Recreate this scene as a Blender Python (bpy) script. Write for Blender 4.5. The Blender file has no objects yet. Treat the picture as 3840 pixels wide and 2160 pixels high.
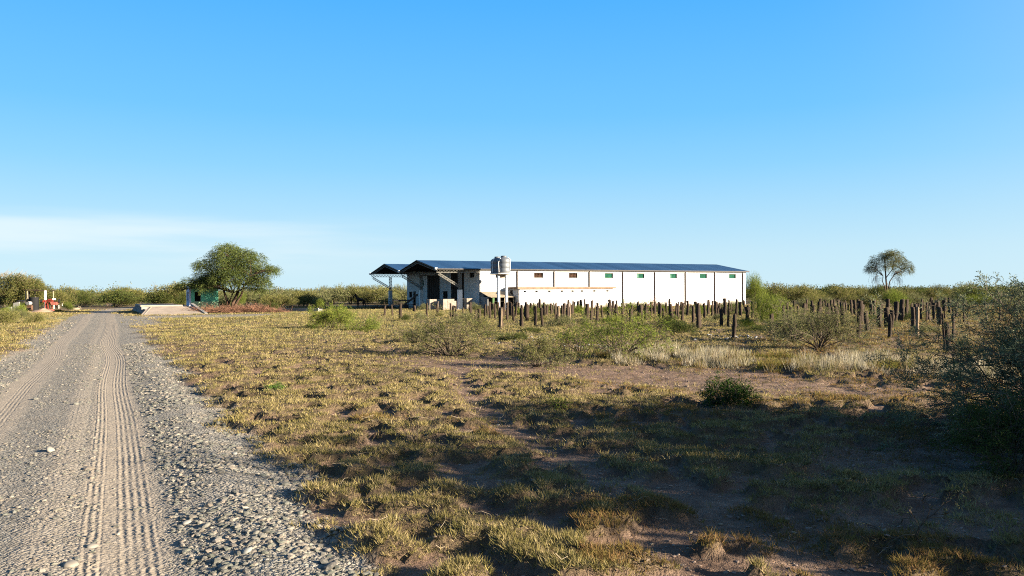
import bpy, math, random
import numpy as np
from mathutils import Matrix, Vector

R = math.radians
scene = bpy.context.scene
COL = scene.collection

# ------------------------------------------------------------ camera
F = 2900.0                      # focal length in pixels of the 3840 px frame
EYE = 1.7
camd = bpy.data.cameras.new("camera")
cam = bpy.data.objects.new("camera", camd)
COL.objects.link(cam)
camd.sensor_width = 36.0
camd.lens = F / 3840.0 * 36.0
camd.clip_start = 0.05
camd.clip_end = 9000.0
CM = Matrix.Translation((0, 0, EYE)) @ Matrix.Rotation(R(90.2825), 4, 'X') @ Matrix.Rotation(R(-0.315), 4, 'Z')
cam.matrix_world = CM
scene.camera = cam
scene.render.resolution_x = 1024
scene.render.resolution_y = 576

# ------------------------------------------------------------ light
SUN_AZ = 70.0      # degrees from straight behind the camera towards the right
SUN_EL = 15.5
sdir = Vector((math.sin(R(SUN_AZ)) * math.cos(R(SUN_EL)), -math.cos(R(SUN_AZ)) * math.cos(R(SUN_EL)), math.sin(R(SUN_EL))))
sd = bpy.data.lights.new("sun", 'SUN')
sd.energy = 5.0
sd.angle = R(0.5)
sd.color = (1.0, 0.86, 0.66)
so = bpy.data.objects.new("sun", sd)
COL.objects.link(so)
so.rotation_euler = sdir.to_track_quat('Z', 'Y').to_euler()

world = bpy.data.worlds.new("World")
scene.world = world
world.use_nodes = True
nt = world.node_tree
for n in list(nt.nodes):
    nt.nodes.remove(n)
def wn(t, **k):
    n = nt.nodes.new(t)
    for a, b in k.items():
        setattr(n, a, b)
    return n
sky = wn('ShaderNodeTexSky', sky_type='NISHITA')
sky.sun_disc = False
sky.sun_elevation = R(SUN_EL)
sky.sun_rotation = math.atan2(sdir.x, sdir.y)
sky.altitude = 100.0
sky.air_density = 1.1
sky.dust_density = 0.35
sky.ozone_density = 2.0
hsv = wn('ShaderNodeHueSaturation')
hsv.inputs['Saturation'].default_value = 1.12
hsv.inputs['Hue'].default_value = 0.497
bg = wn('ShaderNodeBackground')
bg.inputs['Strength'].default_value = 0.15
wo = wn('ShaderNodeOutputWorld')
tc = wn('ShaderNodeTexCoord')
sep = wn('ShaderNodeSeparateXYZ')
nt.links.new(tc.outputs['Generated'], sep.inputs[0])
# thin veil of cirrus low over the left horizon
mp = wn('ShaderNodeMapping')
mp.inputs['Scale'].default_value = (1.6, 1.6, 20.0)
mp.inputs['Rotation'].default_value = (0.0, R(2.0), 0.0)
nz = wn('ShaderNodeTexNoise')
nz.inputs['Scale'].default_value = 1.6
nz.inputs['Detail'].default_value = 5.0
nt.links.new(tc.outputs['Generated'], mp.inputs[0])
nt.links.new(mp.outputs[0], nz.inputs['Vector'])
def wmap(src, a, b, c, d):
    m = wn('ShaderNodeMapRange', interpolation_type='SMOOTHSTEP')
    nt.links.new(src, m.inputs['Value'])
    for i, v in zip(('From Min', 'From Max', 'To Min', 'To Max'), (a, b, c, d)):
        m.inputs[i].default_value = v
    return m.outputs[0]
def wmul(a, b):
    m = wn('ShaderNodeMath', operation='MULTIPLY')
    nt.links.new(a, m.inputs[0])
    nt.links.new(b, m.inputs[1])
    return m.outputs[0]
band = wmul(wmap(sep.outputs['Z'], 0.015, 0.05, 0, 1), wmap(sep.outputs['Z'], 0.075, 0.105, 1, 0))
side = wmap(sep.outputs['X'], -0.45, 0.02, 1, 0)
veil = wmul(wmul(band, side), wmap(nz.outputs['Fac'], 0.32, 0.68, 0, 0.75))
cr = wn('ShaderNodeValToRGB')
el = cr.color_ramp.elements
stops = [(0.0, (0.60, 0.84, 0.96)), (0.05, (0.54, 0.80, 0.96)), (0.09, (0.44, 0.745, 0.97)), (0.155, (0.27, 0.65, 1.0)), (0.22, (0.165, 0.565, 1.0)), (0.35, (0.082, 0.455, 1.0)), (0.70, (0.04, 0.22, 0.62)), (1.0, (0.03, 0.14, 0.45))]
el[0].position, el[0].color = stops[0][0], stops[0][1] + (1,)
el[1].position, el[1].color = stops[-1][0], stops[-1][1] + (1,)
for p_, c_ in stops[1:-1]:
    e_ = el.new(p_); e_.color = c_ + (1,)
nt.links.new(sep.outputs['Z'], cr.inputs[0])
# paler towards the sun at the right
dt = wn('ShaderNodeVectorMath', operation='DOT_PRODUCT')
nt.links.new(tc.outputs['Generated'], dt.inputs[0])
dt.inputs[1].default_value = tuple(sdir)
pale = wmap(dt.outputs['Value'], 0.05, 0.95, 0, 0.62)
mp2 = wn('ShaderNodeMix', data_type='RGBA')
mp2.inputs['B'].default_value = (0.80, 0.93, 1.0, 1)
nt.links.new(pale, mp2.inputs['Factor'])
nt.links.new(cr.outputs[0], mp2.inputs['A'])
mx = wn('ShaderNodeMix', data_type='RGBA')
mx.inputs['B'].default_value = (0.80, 0.92, 0.985, 1)
nt.links.new(veil, mx.inputs['Factor'])
nt.links.new(mp2.outputs['Result'], mx.inputs['A'])
scl = wn('ShaderNodeVectorMath', operation='SCALE')
nt.links.new(mx.outputs['Result'], scl.inputs[0])
scl.inputs['Scale'].default_value = 1.62
fin = wn('ShaderNodeMix', data_type='RGBA')
fin.inputs['Factor'].default_value = 0.02          # a little of the physical sky in the graded one
nt.links.new(scl.outputs[0], fin.inputs['A'])
nt.links.new(sky.outputs[0], hsv.inputs['Color'])
nt.links.new(hsv.outputs[0], fin.inputs['B'])
nt.links.new(fin.outputs['Result'], bg.inputs['Color'])
nt.links.new(bg.outputs[0], wo.inputs['Surface'])
bg.inputs['Strength'].default_value = 0.10

vs = scene.view_settings
vs.view_transform = 'Standard'
vs.look = 'None'
vs.gamma = 1.0
vs.exposure = 2.6
scene.cycles.use_denoising = False
scene.cycles.filter_width = 1.1
scene.cycles.max_bounces = 5
scene.cycles.diffuse_bounces = 2
scene.cycles.transparent_max_bounces = 4
scene.cycles.transmission_bounces = 2

# ------------------------------------------------------------ helpers
RM = np.array([[CM[i][j] for j in range(3)] for i in range(3)])
def ray(sx, sy):
    return RM @ np.array([(sx - 1920.0) / F, (1080.0 - sy) / F, -1.0])
def G(sx, sy, z=0.0):
    """where the photograph's pixel (3840 px frame) meets the level z"""
    d = ray(sx, sy)
    t = (z - EYE) / d[2]
    return np.array([d[0] * t, d[1] * t, z])
def at(sx, d):
    """ground position at depth d in the direction of column sx"""
    return np.array([(sx - 1920.0) / F * d, d, 0.0])
def hz(sx):
    return 1094.3 - 0.0055 * (sx - 1920)

def _hash(ix, iy, s):
    n = (ix * 374761393 + iy * 668265263 + s * 1442695041) & 0xFFFFFFFF
    n = ((n ^ (n >> 13)) * 1274126177) & 0xFFFFFFFF
    n = n ^ (n >> 16)
    return (n & 0xFFFF) / 65535.0
def vnoise(x, y, s=0):
    x = np.asarray(x, float); y = np.asarray(y, float)
    ix = np.floor(x).astype(np.int64); iy = np.floor(y).astype(np.int64)
    fx = x - ix; fy = y - iy
    fx = fx * fx * (3 - 2 * fx); fy = fy * fy * (3 - 2 * fy)
    a = _hash(ix, iy, s); b = _hash(ix + 1, iy, s); c = _hash(ix, iy + 1, s); d = _hash(ix + 1, iy + 1, s)
    return (a * (1 - fx) + b * fx) * (1 - fy) + (c * (1 - fx) + d * fx) * fy
def fbm(x, y, s=0, o=4, g=0.5):
    v = 0; a = 1; t = 0
    for i in range(o):
        v = v + a * vnoise(x * 2 ** i + 17.3 * i, y * 2 ** i - 9.1 * i, s + i); t += a; a *= g
    return v / t
def sm(x, a, b):
    t = np.clip((x - a) / (b - a), 0, 1)
    return t * t * (3 - 2 * t)
def nrm(v):
    return v / np.maximum(np.linalg.norm(v, axis=-1, keepdims=True), 1e-9)

class MB:
    """collects faces into ONE mesh"""
    def __init__(s):
        s.v = []; s.q = []; s.t = []; s.c = []; s.n = 0
        s.poly = []
    def add(s, V, Q=None, T=None, C=None):
        V = np.asarray(V, float).reshape(-1, 3)
        if Q is not None and len(Q): s.q.append(np.asarray(Q, np.int64).reshape(-1, 4) + s.n)
        if T is not None and len(T): s.t.append(np.asarray(T, np.int64).reshape(-1, 3) + s.n)
        s.v.append(V)
        if C is None: C = np.ones((len(V), 3)) * 0.5
        s.c.append(np.broadcast_to(np.asarray(C, float), (len(V), 3)))
        s.n += len(V)
        return s
    def box(s, a, b, M=None):
        a = np.minimum(a, b).astype(float) if False else np.array(a, float); b = np.array(b, float)
        lo = np.minimum(a, b); hi = np.maximum(a, b)
        V = np.array([[lo[0], lo[1], lo[2]], [hi[0], lo[1], lo[2]], [hi[0], hi[1], lo[2]], [lo[0], hi[1], lo[2]],
                      [lo[0], lo[1], hi[2]], [hi[0], lo[1], hi[2]], [hi[0], hi[1], hi[2]], [lo[0], hi[1], hi[2]]])
        if M is not None:
            V = V @ np.array(M.to_3x3()).T + np.array(M.translation)
        return s.add(V, [[0, 3, 2, 1], [4, 5, 6, 7], [0, 1, 5, 4], [1, 2, 6, 5], [2, 3, 7, 6], [3, 0, 4, 7]])
    def tube(s, P, r, k=6, cap=True, rng=None, C=None):
        P = np.asarray(P, float); n = len(P)
        r = np.broadcast_to(np.asarray(r, float), (n,))
        T = nrm(np.gradient(P, axis=0))
        up = np.array([0.13, 0.07, 1.0]) if abs(T[0, 2]) < 0.9 else np.array([1.0, 0.1, 0.0])
        A = nrm(np.cross(T, up)); B = np.cross(T, A)
        th = np.arange(k) * 2 * math.pi / k
        V = P[:, None, :] + r[:, None, None] * (A[:, None, :] * np.cos(th)[None, :, None] + B[:, None, :] * np.sin(th)[None, :, None])
        if rng is not None: V = V + rng.normal(0, 1, V.shape) * r[:, None, None] * 0.08
        V = V.reshape(-1, 3)
        i = np.arange(n - 1)[:, None] * k; j = np.arange(k)[None, :]; j2 = (j + 1) % k
        Q = np.stack([i + j, i + j2, i + k + j2, i + k + j], -1).reshape(-1, 4)
        Tt = []
        if cap:
            V = np.vstack([V, P[0], P[-1]])
            for q in range(k):
                Tt.append([n * k, (q + 1) % k, q]); Tt.append([n * k + 1, (n - 1) * k + q, (n - 1) * k + (q + 1) % k])
        return s.add(V, Q, Tt, C)
    def bar(s, a, b, w=0.05):
        return s.tube([a, b], w / 2 * 1.2, 4)
    def lathe(s, prof, c=(0, 0, 0), k=24):
        prof = np.array(prof, float)
        th = np.arange(k) * 2 * math.pi / k
        V = np.stack([prof[:, 0:1] * np.cos(th), prof[:, 0:1] * np.sin(th), np.repeat(prof[:, 1:2], k, 1)], -1).reshape(-1, 3) + np.array(c)
        n = len(prof); i = np.arange(n - 1)[:, None] * k; j = np.arange(k)[None, :]; j2 = (j + 1) % k
        Q = np.stack([i + j, i + j2, i + k + j2, i + k + j], -1).reshape(-1, 4)
        return s.add(V, Q)
    def prism(s, pts, a, b, axis=0):
        """polygon pts (in the two other axes) extruded from a to b along axis"""
        n = len(pts); V = []
        for t in (a, b):
            for p in pts:
                q = [p[0], p[1]]; q.insert(axis, t); V.append(q)
        Q = [[i, (i + 1) % n, n + (i + 1) % n, n + i] for i in range(n)]
        T = []
        for i in range(1, n - 1):
            T.append([0, i + 1, i]); T.append([n, n + i, n + i + 1])
        return s.add(V, Q, T)
    def build(s, name, mat, parent=None, smooth=False, loc=None):
        V = np.vstack(s.v); C = np.vstack(s.c)
        Q = np.vstack(s.q) if s.q else np.zeros((0, 4), np.int64)
        T = np.vstack(s.t) if s.t else np.zeros((0, 3), np.int64)
        me = bpy.data.meshes.new(name)
        me.vertices.add(len(V)); me.vertices.foreach_set('co', V.astype(np.float32).ravel())
        nl = Q.size + T.size; me.loops.add(nl)
        me.loops.foreach_set('vertex_index', np.concatenate([Q.ravel(), T.ravel()]).astype(np.int32))
        me.polygons.add(len(Q) + len(T))
        st = np.concatenate([np.arange(len(Q)) * 4, Q.size + np.arange(len(T)) * 3]).astype(np.int32)
        me.polygons.foreach_set('loop_start', st)
        me.polygons.foreach_set('use_smooth', np.full(len(st), bool(smooth)))
        me.update(calc_edges=True)
        at_ = me.color_attributes.new('Col', 'FLOAT_COLOR', 'POINT')
        at_.data.foreach_set('color', np.hstack([C, np.ones((len(C), 1))]).astype(np.float32).ravel())
        me.validate()
        if mat is not None: me.materials.append(mat)
        o = bpy.data.objects.new(name, me)
        COL.objects.link(o)
        if parent is not None: o.parent = parent
        if loc is not None: o.location = loc
        return o

def tag(o, label=None, cat=None, group=None, kind=None):
    if label: o['label'] = label
    if cat: o['category'] = cat
    if group: o['group'] = group
    if kind: o['kind'] = kind
    return o
def empty(name, loc=(0, 0, 0), rz=0.0):
    o = bpy.data.objects.new(name, None)
    o.location = loc; o.rotation_euler = (0, 0, rz); o.empty_display_size = 0.3
    COL.objects.link(o)
    return o
def copy_tree(o, parent=None):
    c = o.copy(); COL.objects.link(c); c.parent = parent
    for ch in o.children: copy_tree(ch, c)
    return c

# ------------------------------------------------------------ materials
def mat_new(name):
    m = bpy.data.materials.new(name); m.use_nodes = True
    t = m.node_tree
    for n in list(t.nodes): t.nodes.remove(n)
    o = t.nodes.new('ShaderNodeOutputMaterial')
    return m, t, o
def N(t, ty, ins=None, **k):
    n = t.nodes.new(ty)
    for a, b in k.items(): setattr(n, a, b)
    for a, b in (ins or {}).items():
        if isinstance(b, bpy.types.NodeSocket): t.links.new(b, n.inputs[a])
        else: n.inputs[a].default_value = b
    return n
def c4(c): return (c[0], c[1], c[2], 1.0)
def mixc(t, f, a, b, bt='MIX'):
    n = t.nodes.new('ShaderNodeMix'); n.data_type = 'RGBA'; n.blend_type = bt
    for k, v in (('Factor', f), ('A', a), ('B', b)):
        if isinstance(v, bpy.types.NodeSocket): t.links.new(v, n.inputs[k])
        elif k == 'Factor': n.inputs[k].default_value = v
        else: n.inputs[k].default_value = c4(v)
    return n.outputs['Result']
def math_(t, op, a, b=None, clamp=False):
    n = t.nodes.new('ShaderNodeMath'); n.operation = op; n.use_clamp = clamp
    for i, v in enumerate((a, b)):
        if v is None: continue
        if isinstance(v, bpy.types.NodeSocket): t.links.new(v, n.inputs[i])
        else: n.inputs[i].default_value = v
    return n.outputs[0]
def ramp(t, f, a, b, x=0.0, y=1.0):
    n = N(t, 'ShaderNodeMapRange', {'Value': f, 'From Min': a, 'From Max': b, 'To Min': x, 'To Max': y})
    return n.outputs[0]

def foliage(name, gain=1.0, trans=0.35, var=0.35):
    m, t, o = mat_new(name)
    a = N(t, 'ShaderNodeAttribute', attribute_name='Col').outputs['Color']
    r = N(t, 'ShaderNodeObjectInfo').outputs['Random']
    g = ramp(t, r, 0, 1, gain * (1 - var / 2), gain * (1 + var / 2))
    c = N(t, 'ShaderNodeVectorMath', {0: a}, operation='SCALE'); t.links.new(g, c.inputs['Scale'])
    d = N(t, 'ShaderNodeBsdfDiffuse', {'Color': c.outputs[0]})
    tr = N(t, 'ShaderNodeBsdfTranslucent', {'Color': c.outputs[0]})
    x = N(t, 'ShaderNodeMixShader', {0: trans, 1: d.outputs[0], 2: tr.outputs[0]})
    t.links.new(x.outputs[0], o.inputs['Surface'])
    return m
def plain(name, col, rough=0.7, metal=0.0, var=0.15, scale=3.0, bump=0.0, bscale=20.0, col2=None, k=0.55):
    col = tuple(v * k for v in col); col2 = tuple(v * k for v in col2) if col2 else None
    m, t, o = mat_new(name)
    co = N(t, 'ShaderNodeTexCoord').outputs['Object']
    nz_ = N(t, 'ShaderNodeTexNoise', {'Vector': co, 'Scale': scale, 'Detail': 5.0, 'Roughness': 0.65}).outputs['Fac']
    lo = tuple(x * (1 - var) for x in col) if col2 is None else col2
    c = mixc(t, ramp(t, nz_, 0.35, 0.65), lo, tuple(min(1, x * (1 + var * 0.6)) for x in col))
    b = N(t, 'ShaderNodeBsdfPrincipled', {'Base Color': c, 'Roughness': rough, 'Metallic': metal})
    b.inputs['Specular IOR Level'].default_value = 0.5 if rough < 0.55 else 0.12
    if bump:
        nb = N(t, 'ShaderNodeTexNoise', {'Vector': co, 'Scale': bscale, 'Detail': 4.0}).outputs['Fac']
        bp = N(t, 'ShaderNodeBump', {'Height': nb, 'Strength': bump, 'Distance': 0.02})
        t.links.new(bp.outputs[0], b.inputs['Normal'])
    t.links.new(b.outputs[0], o.inputs['Surface'])
    return m

M = {}
M['leaf'] = foliage('leaves', 1.0, 0.32)
M['grass'] = foliage('grass_blades', 1.0, 0.3, 0.0)
M['bark'] = plain('bark', (0.10, 0.065, 0.045), 0.9, bump=0.5, bscale=30, scale=6, var=0.35)
M['twig'] = plain('twigs', (0.13, 0.10, 0.075), 0.9, var=0.3)
M['redtwig'] = plain('dry_red_twigs', (0.22, 0.115, 0.075), 0.9, var=0.35)
M['steel_dark'] = plain('dark_steel', (0.05, 0.045, 0.042), 0.55, 0.3)
M['steel_lattice'] = plain('primed_lattice_steel', (0.30, 0.29, 0.26), 0.6, 0.1)
M['conc'] = plain('concrete', (0.44, 0.36, 0.29), 0.9, bump=0.3, bscale=40, scale=1.2, var=0.18)
M['conc_grey'] = plain('grey_concrete', (0.33, 0.32, 0.31), 0.9, bump=0.3, bscale=40, scale=1.4, var=0.25)
M['white'] = plain('white_paint', (0.54, 0.53, 0.51), 0.7, scale=1.6, var=0.08, k=1.0)
M['tank'] = plain('grey_tank_plastic', (0.13, 0.145, 0.17), 0.5, scale=1.0, var=0.08)
M['roof_skytint'] = None
M['green'] = plain('green_limewash', (0.22, 0.72, 0.50), 0.85, scale=2.2, var=0.25, col2=(0.15, 0.55, 0.40))
M['palegreen'] = plain('pale_green_limewash', (0.42, 0.62, 0.40), 0.85, scale=2.2, var=0.2)
M['lilac'] = plain('pale_blue_limewash', (0.36, 0.40, 0.52), 0.85, scale=2.0, var=0.12, k=1.0)
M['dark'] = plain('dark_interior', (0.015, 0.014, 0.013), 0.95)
M['brown_door'] = plain('brown_sheet_door', (0.040, 0.028, 0.024), 0.75, scale=2.0, var=0.2)
M['under'] = plain('brown_underside_and_seam_shade', (0.045, 0.028, 0.02), 0.85)
M['red'] = plain('faded_red_paint', (0.25, 0.04, 0.028), 0.55, scale=3, var=0.3)
M['pink'] = plain('sun_bleached_red_paint', (0.40, 0.13, 0.10), 0.7, scale=4, var=0.3)
M['rubber'] = plain('black_rubber', (0.02, 0.02, 0.022), 0.8)
M['rust'] = plain('rusty_iron', (0.16, 0.09, 0.06), 0.85, scale=8, var=0.4)
M['glassgreen'] = plain('green_window_pane', (0.010, 0.085, 0.055), 0.9, scale=5, var=0.35)
M['palegl'] = plain('pale_window_pane', (0.12, 0.24, 0.19), 0.9, scale=5, var=0.2)
M['greenpaint'] = plain('green_post_paint', (0.08, 0.16, 0.06), 0.7)
M['horse'] = plain('dark_coat', (0.016, 0.011, 0.009), 0.6, scale=3, var=0.3)
M['sand'] = plain('pink_sand', (0.46, 0.31, 0.22), 0.95, bump=0.4, bscale=12)
M['blocks'] = plain('concrete_blocks', (0.36, 0.30, 0.25), 0.9, scale=4, var=0.22, bump=0.2)
M['timber'] = plain('sun_bleached_timber', (0.40, 0.33, 0.24), 0.85, scale=6, var=0.3)

def post_mat(name, dark, light):
    m, t, o = mat_new(name)
    tcn = N(t, 'ShaderNodeTexCoord'); co = tcn.outputs['Object']
    mpn = N(t, 'ShaderNodeMapping', {'Vector': co, 'Scale': (14.0, 14.0, 1.6)})
    a = N(t, 'ShaderNodeTexNoise', {'Vector': mpn.outputs[0], 'Scale': 1.6, 'Detail': 6.0, 'Roughness': 0.7}).outputs['Fac']
    r = N(t, 'ShaderNodeObjectInfo').outputs['Random']
    f = math_(t, 'ADD', ramp(t, a, 0.35, 0.7), math_(t, 'MULTIPLY', r, 0.35), True)
    c = mixc(t, f, dark, light)
    b = N(t, 'ShaderNodeBsdfPrincipled', {'Base Color': c, 'Roughness': 0.9})
    b.inputs['Specular IOR Level'].default_value = 0.15
    bp = N(t, 'ShaderNodeBump', {'Height': a, 'Strength': 0.9, 'Distance': 0.03})
    t.links.new(bp.outputs[0], b.inputs['Normal'])
    t.links.new(b.outputs[0], o.inputs['Surface'])
    return m
M['post'] = post_mat('weathered_post_wood', (0.009, 0.007, 0.006), (0.045, 0.031, 0.022))
M['post_pale'] = post_mat('barkless_post_wood', (0.08, 0.055, 0.035), (0.22, 0.165, 0.11))

def wall_mat(name, ax):
    m, t, o = mat_new(name)
    co = N(t, 'ShaderNodeTexCoord').outputs['Object']
    sp = N(t, 'ShaderNodeSeparateXYZ', {0: co})
    cb = N(t, 'ShaderNodeCombineXYZ', {0: sp.outputs[ax], 1: sp.outputs[2]})
    nz1 = N(t, 'ShaderNodeTexNoise', {'Vector': co, 'Scale': 0.9, 'Detail': 6.0, 'Roughness': 0.7}).outputs['Fac']
    nz2 = N(t, 'ShaderNodeTexNoise', {'Vector': co, 'Scale': 2.4, 'Detail': 6.0, 'Roughness': 0.75}).outputs['Fac']
    br = N(t, 'ShaderNodeTexBrick', {'Vector': cb.outputs[0], 'Scale': 1.0, 'Mortar Size': 0.02, 'Brick Width': 0.4, 'Row Height': 0.2,
                                     'Color1': (1, 1, 1, 1), 'Color2': (0.94, 0.93, 0.92, 1), 'Mortar': (0.0, 0.0, 0.0, 1), 'Mortar Smooth': 0.3})
    mort = math_(t, 'MULTIPLY', br.outputs['Fac'], ramp(t, nz2, 0.42, 0.60, 0.05, 0.55), True)
    c = mixc(t, mort, (0.41, 0.41, 0.41), (0.06, 0.05, 0.045))
    grime = math_(t, 'MULTIPLY', ramp(t, nz1, 0.5, 0.75), 0.25, True)
    c = mixc(t, math_(t, 'MULTIPLY', grime, 2.2, True), c, (0.19, 0.15, 0.11))
    low = math_(t, 'MULTIPLY', ramp(t, math_(t, 'ADD', sp.outputs[2], math_(t, 'MULTIPLY', nz2, 0.8)), 0.3, 1.1, 1, 0), 0.65, True)
    c = mixc(t, low, c, (0.26, 0.17, 0.115))
    b = N(t, 'ShaderNodeBsdfPrincipled', {'Base Color': c, 'Roughness': 0.9})
    bp = N(t, 'ShaderNodeBump', {'Height': br.outputs['Fac'], 'Strength': 0.6, 'Distance': 0.012}, invert=True)
    t.links.new(bp.outputs[0], b.inputs['Normal'])
    t.links.new(b.outputs[0], o.inputs['Surface'])
    return m
M['wall_x'] = wall_mat('painted_block_wall', 0)
M['wall_y'] = wall_mat('painted_block_wall_end', 1)

def roof_mat():
    m, t, o = mat_new('sky_tinted_sheet_roof')
    co = N(t, 'ShaderNodeTexCoord').outputs['Object']
    wv = N(t, 'ShaderNodeTexWave', {'Vector': co, 'Scale': 2.2}, wave_type='BANDS', bands_direction='X')
    sp = N(t, 'ShaderNodeSeparateXYZ', {0: co})
    pan = N(t, 'ShaderNodeTexNoise', {'W': math_(t, 'FLOOR', math_(t, 'MULTIPLY', sp.outputs[0], 0.9)), 'Scale': 3.7}, noise_dimensions='1D').outputs['Fac']
    c = mixc(t, ramp(t, pan, 0.35, 0.65), (0.004, 0.015, 0.042), (0.012, 0.034, 0.078))  # blue of the reflected sky put into the sheet colour, panels vary
    b = N(t, 'ShaderNodeBsdfPrincipled', {'Base Color': c, 'Roughness': 0.45, 'Metallic': 0.15})
    bp = N(t, 'ShaderNodeBump', {'Height': wv.outputs['Fac'], 'Strength': 0.5, 'Distance': 0.02})
    t.links.new(bp.outputs[0], b.inputs['Normal'])
    t.links.new(b.outputs[0], o.inputs['Surface'])
    return m
M['roof_skytint'] = roof_mat()

# ------------------------------------------------------------ terrain description
def road_r(x, y):
    """offset across the gravel road, 0 on its centre line"""
    bend = np.where(y > 62, (y - 62) ** 2 * 0.0035, 0.0)
    return x + 0.6 + 0.525 * y - np.minimum(bend, 9.0)
def road_mask(x, y):
    r = road_r(x, y) + (fbm(x * 0.55, y * 0.55, 5) - 0.5) * 1.1 + (fbm(x * 2.6, y * 2.6, 6, 3) - 0.5) * 0.5
    w = np.where(y > 66, 1.2, 2.1)
    m = 1 - sm(np.abs(r), w - 0.12, w + 0.22)
    # gravel apron in front of the weighbridge
    n = (fbm(x * 0.3, y * 0.3, 8) - 0.5) * 3.0
    ap = (1 - sm(np.abs(y - 56.0 + n - (x + 25) * 0.25), 3.6, 5.0)) * (1 - sm(x + n, -19.5, -17.5)) * sm(x, -36, -33.5)
    ap2 = (1 - sm(np.abs(y - 61.3 + n * 0.35 - (x + 20) * 0.3), 1.0, 1.8)) * (1 - sm(x, -15.5, -12.0)) * sm(x, -26, -24)
    ap3 = (1 - sm(np.abs(road_r(x, y) - 2.6 + n * 0.3), 0.8, 1.6)) * sm(y, 36, 44) * (1 - sm(y, 56, 60))
    far = (1 - sm(y, 150, 160))
    return np.maximum(np.maximum(m, ap * 0.95), np.maximum(ap2 * 0.9, ap3 * 0.9)) * far
def bare(x, y):
    """bare pinkish dirt: the wide strip, the foot trail"""
    n = (fbm(x * 0.5, y * 0.5, 11) - 0.5)
    # strip from (-3,20) to (8,11.2)
    t = (y + 0.72 * x - 17.4) / 1.23
    s = (1 - sm(np.abs(t + n * 2.4), 0.9, 2.0)) * sm(x, -5.5, -1.0)
    px = np.interp(y, [3, 4.9, 6.15, 7.9, 9.3, 11, 14.6, 17, 20], [2.7, 1.8, 1.3, 0.5, -0.1, -0.5, -1.0, -1.2, -1.5])
    tr = (1 - sm(np.abs(x - px + n * 0.5), 0.10, 0.34)) * (1 - sm(y, 17, 19))
    sh = (1 - sm(np.hypot((x - 4.6) / 2.6, (y - 7.6) / 0.9) + n * 0.9, 0.6, 1.1))
    sh2 = (1 - sm(np.hypot((x - 3.1) / 1.4, (y - 5.6) / 0.5) + n * 0.9, 0.6, 1.1))
    s = s * (1 - 0.75 * sm(x, 4.5, 8.5))
    return np.clip(np.maximum.reduce([s, tr, sh * 0.9, sh2 * 0.8]), 0, 1)
def grassy(x, y):
    a = fbm(x * 0.9 + 0.6 * y, y * 1.5, 21, 3)
    b = fbm(x * 3.4, y * 4.2, 25, 3)
    g = sm(a * 0.45 + b * 0.75, 0.542, 0.60)
    g = np.where(y > 24, np.maximum(g, sm(b, 0.35, 0.55)), g)
    g = g * (1 - 0.92 * bare(x, y)) * (1 - road_mask(x, y))
    return g
def gh(x, y):
    """ground height"""
    x = np.asarray(x, float); y = np.asarray(y, float)
    r = road_r(x, y)
    near = 1 - sm(np.hypot(x, y), 45, 80)
    h = (fbm(x * 0.35, y * 0.35, 31) - 0.5) * 0.10 + (fbm(x * 2.2, y * 2.2, 33, 3) - 0.5) * 0.05 + (fbm(x * 7.5, y * 7.5, 35, 2) - 0.5) * 0.028
    rm = road_mask(x, y)
    h = h * (1 - 0.7 * rm)
    h = h + 0.10 * grassy(x, y) * sm(fbm(x * 3.4, y * 4.2, 25, 3), 0.42, 0.62)
    h = h + 0.05 * np.exp(-((r - 1.65) / 0.4) ** 2) * rm + 0.03 * np.exp(-((r - 0.1) / 0.35) ** 2) * rm
    h = h - 0.018 * (np.exp(-((r - 0.85) / 0.28) ** 2) + np.exp(-((r + 0.85) / 0.28) ** 2)) * rm
    return h * near

# ------------------------------------------------------------ ground sheet
def axis_pts(lo, fine_lo, fine_hi, hi, step, g=1.045):
    a = list(np.arange(fine_lo, fine_hi + 1e-6, step))
    s = step; x = a[-1]
    while x < hi:
        s *= g; x += s; a.append(x)
    s = step; x = a[0]; b = []
    while x > lo:
        s *= g; x -= s; b.append(x)
    return np.array(b[::-1] + a)
gx = axis_pts(-3500, -6.5, 8.0, 3500, 0.06, 1.035)
gy = axis_pts(-60, 3.4, 13.0, 5000, 0.06, 1.028)
X, Y = np.meshgrid(gx, gy)
H = gh(X, Y)
V = np.stack([X, Y, H], -1).reshape(-1, 3)
ny, nx = X.shape
idx = np.arange(nx * ny).reshape(ny, nx)
Q = np.stack([idx[:-1, :-1], idx[:-1, 1:], idx[1:, 1:], idx[1:, :-1]], -1).reshape(-1, 4)
rm_ = road_mask(X, Y); ba_ = bare(X, Y); gr_ = grassy(X, Y)
mb = MB(); mb.add(V, Q, None, np.stack([rm_, ba_, gr_], -1).reshape(-1, 3))

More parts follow.
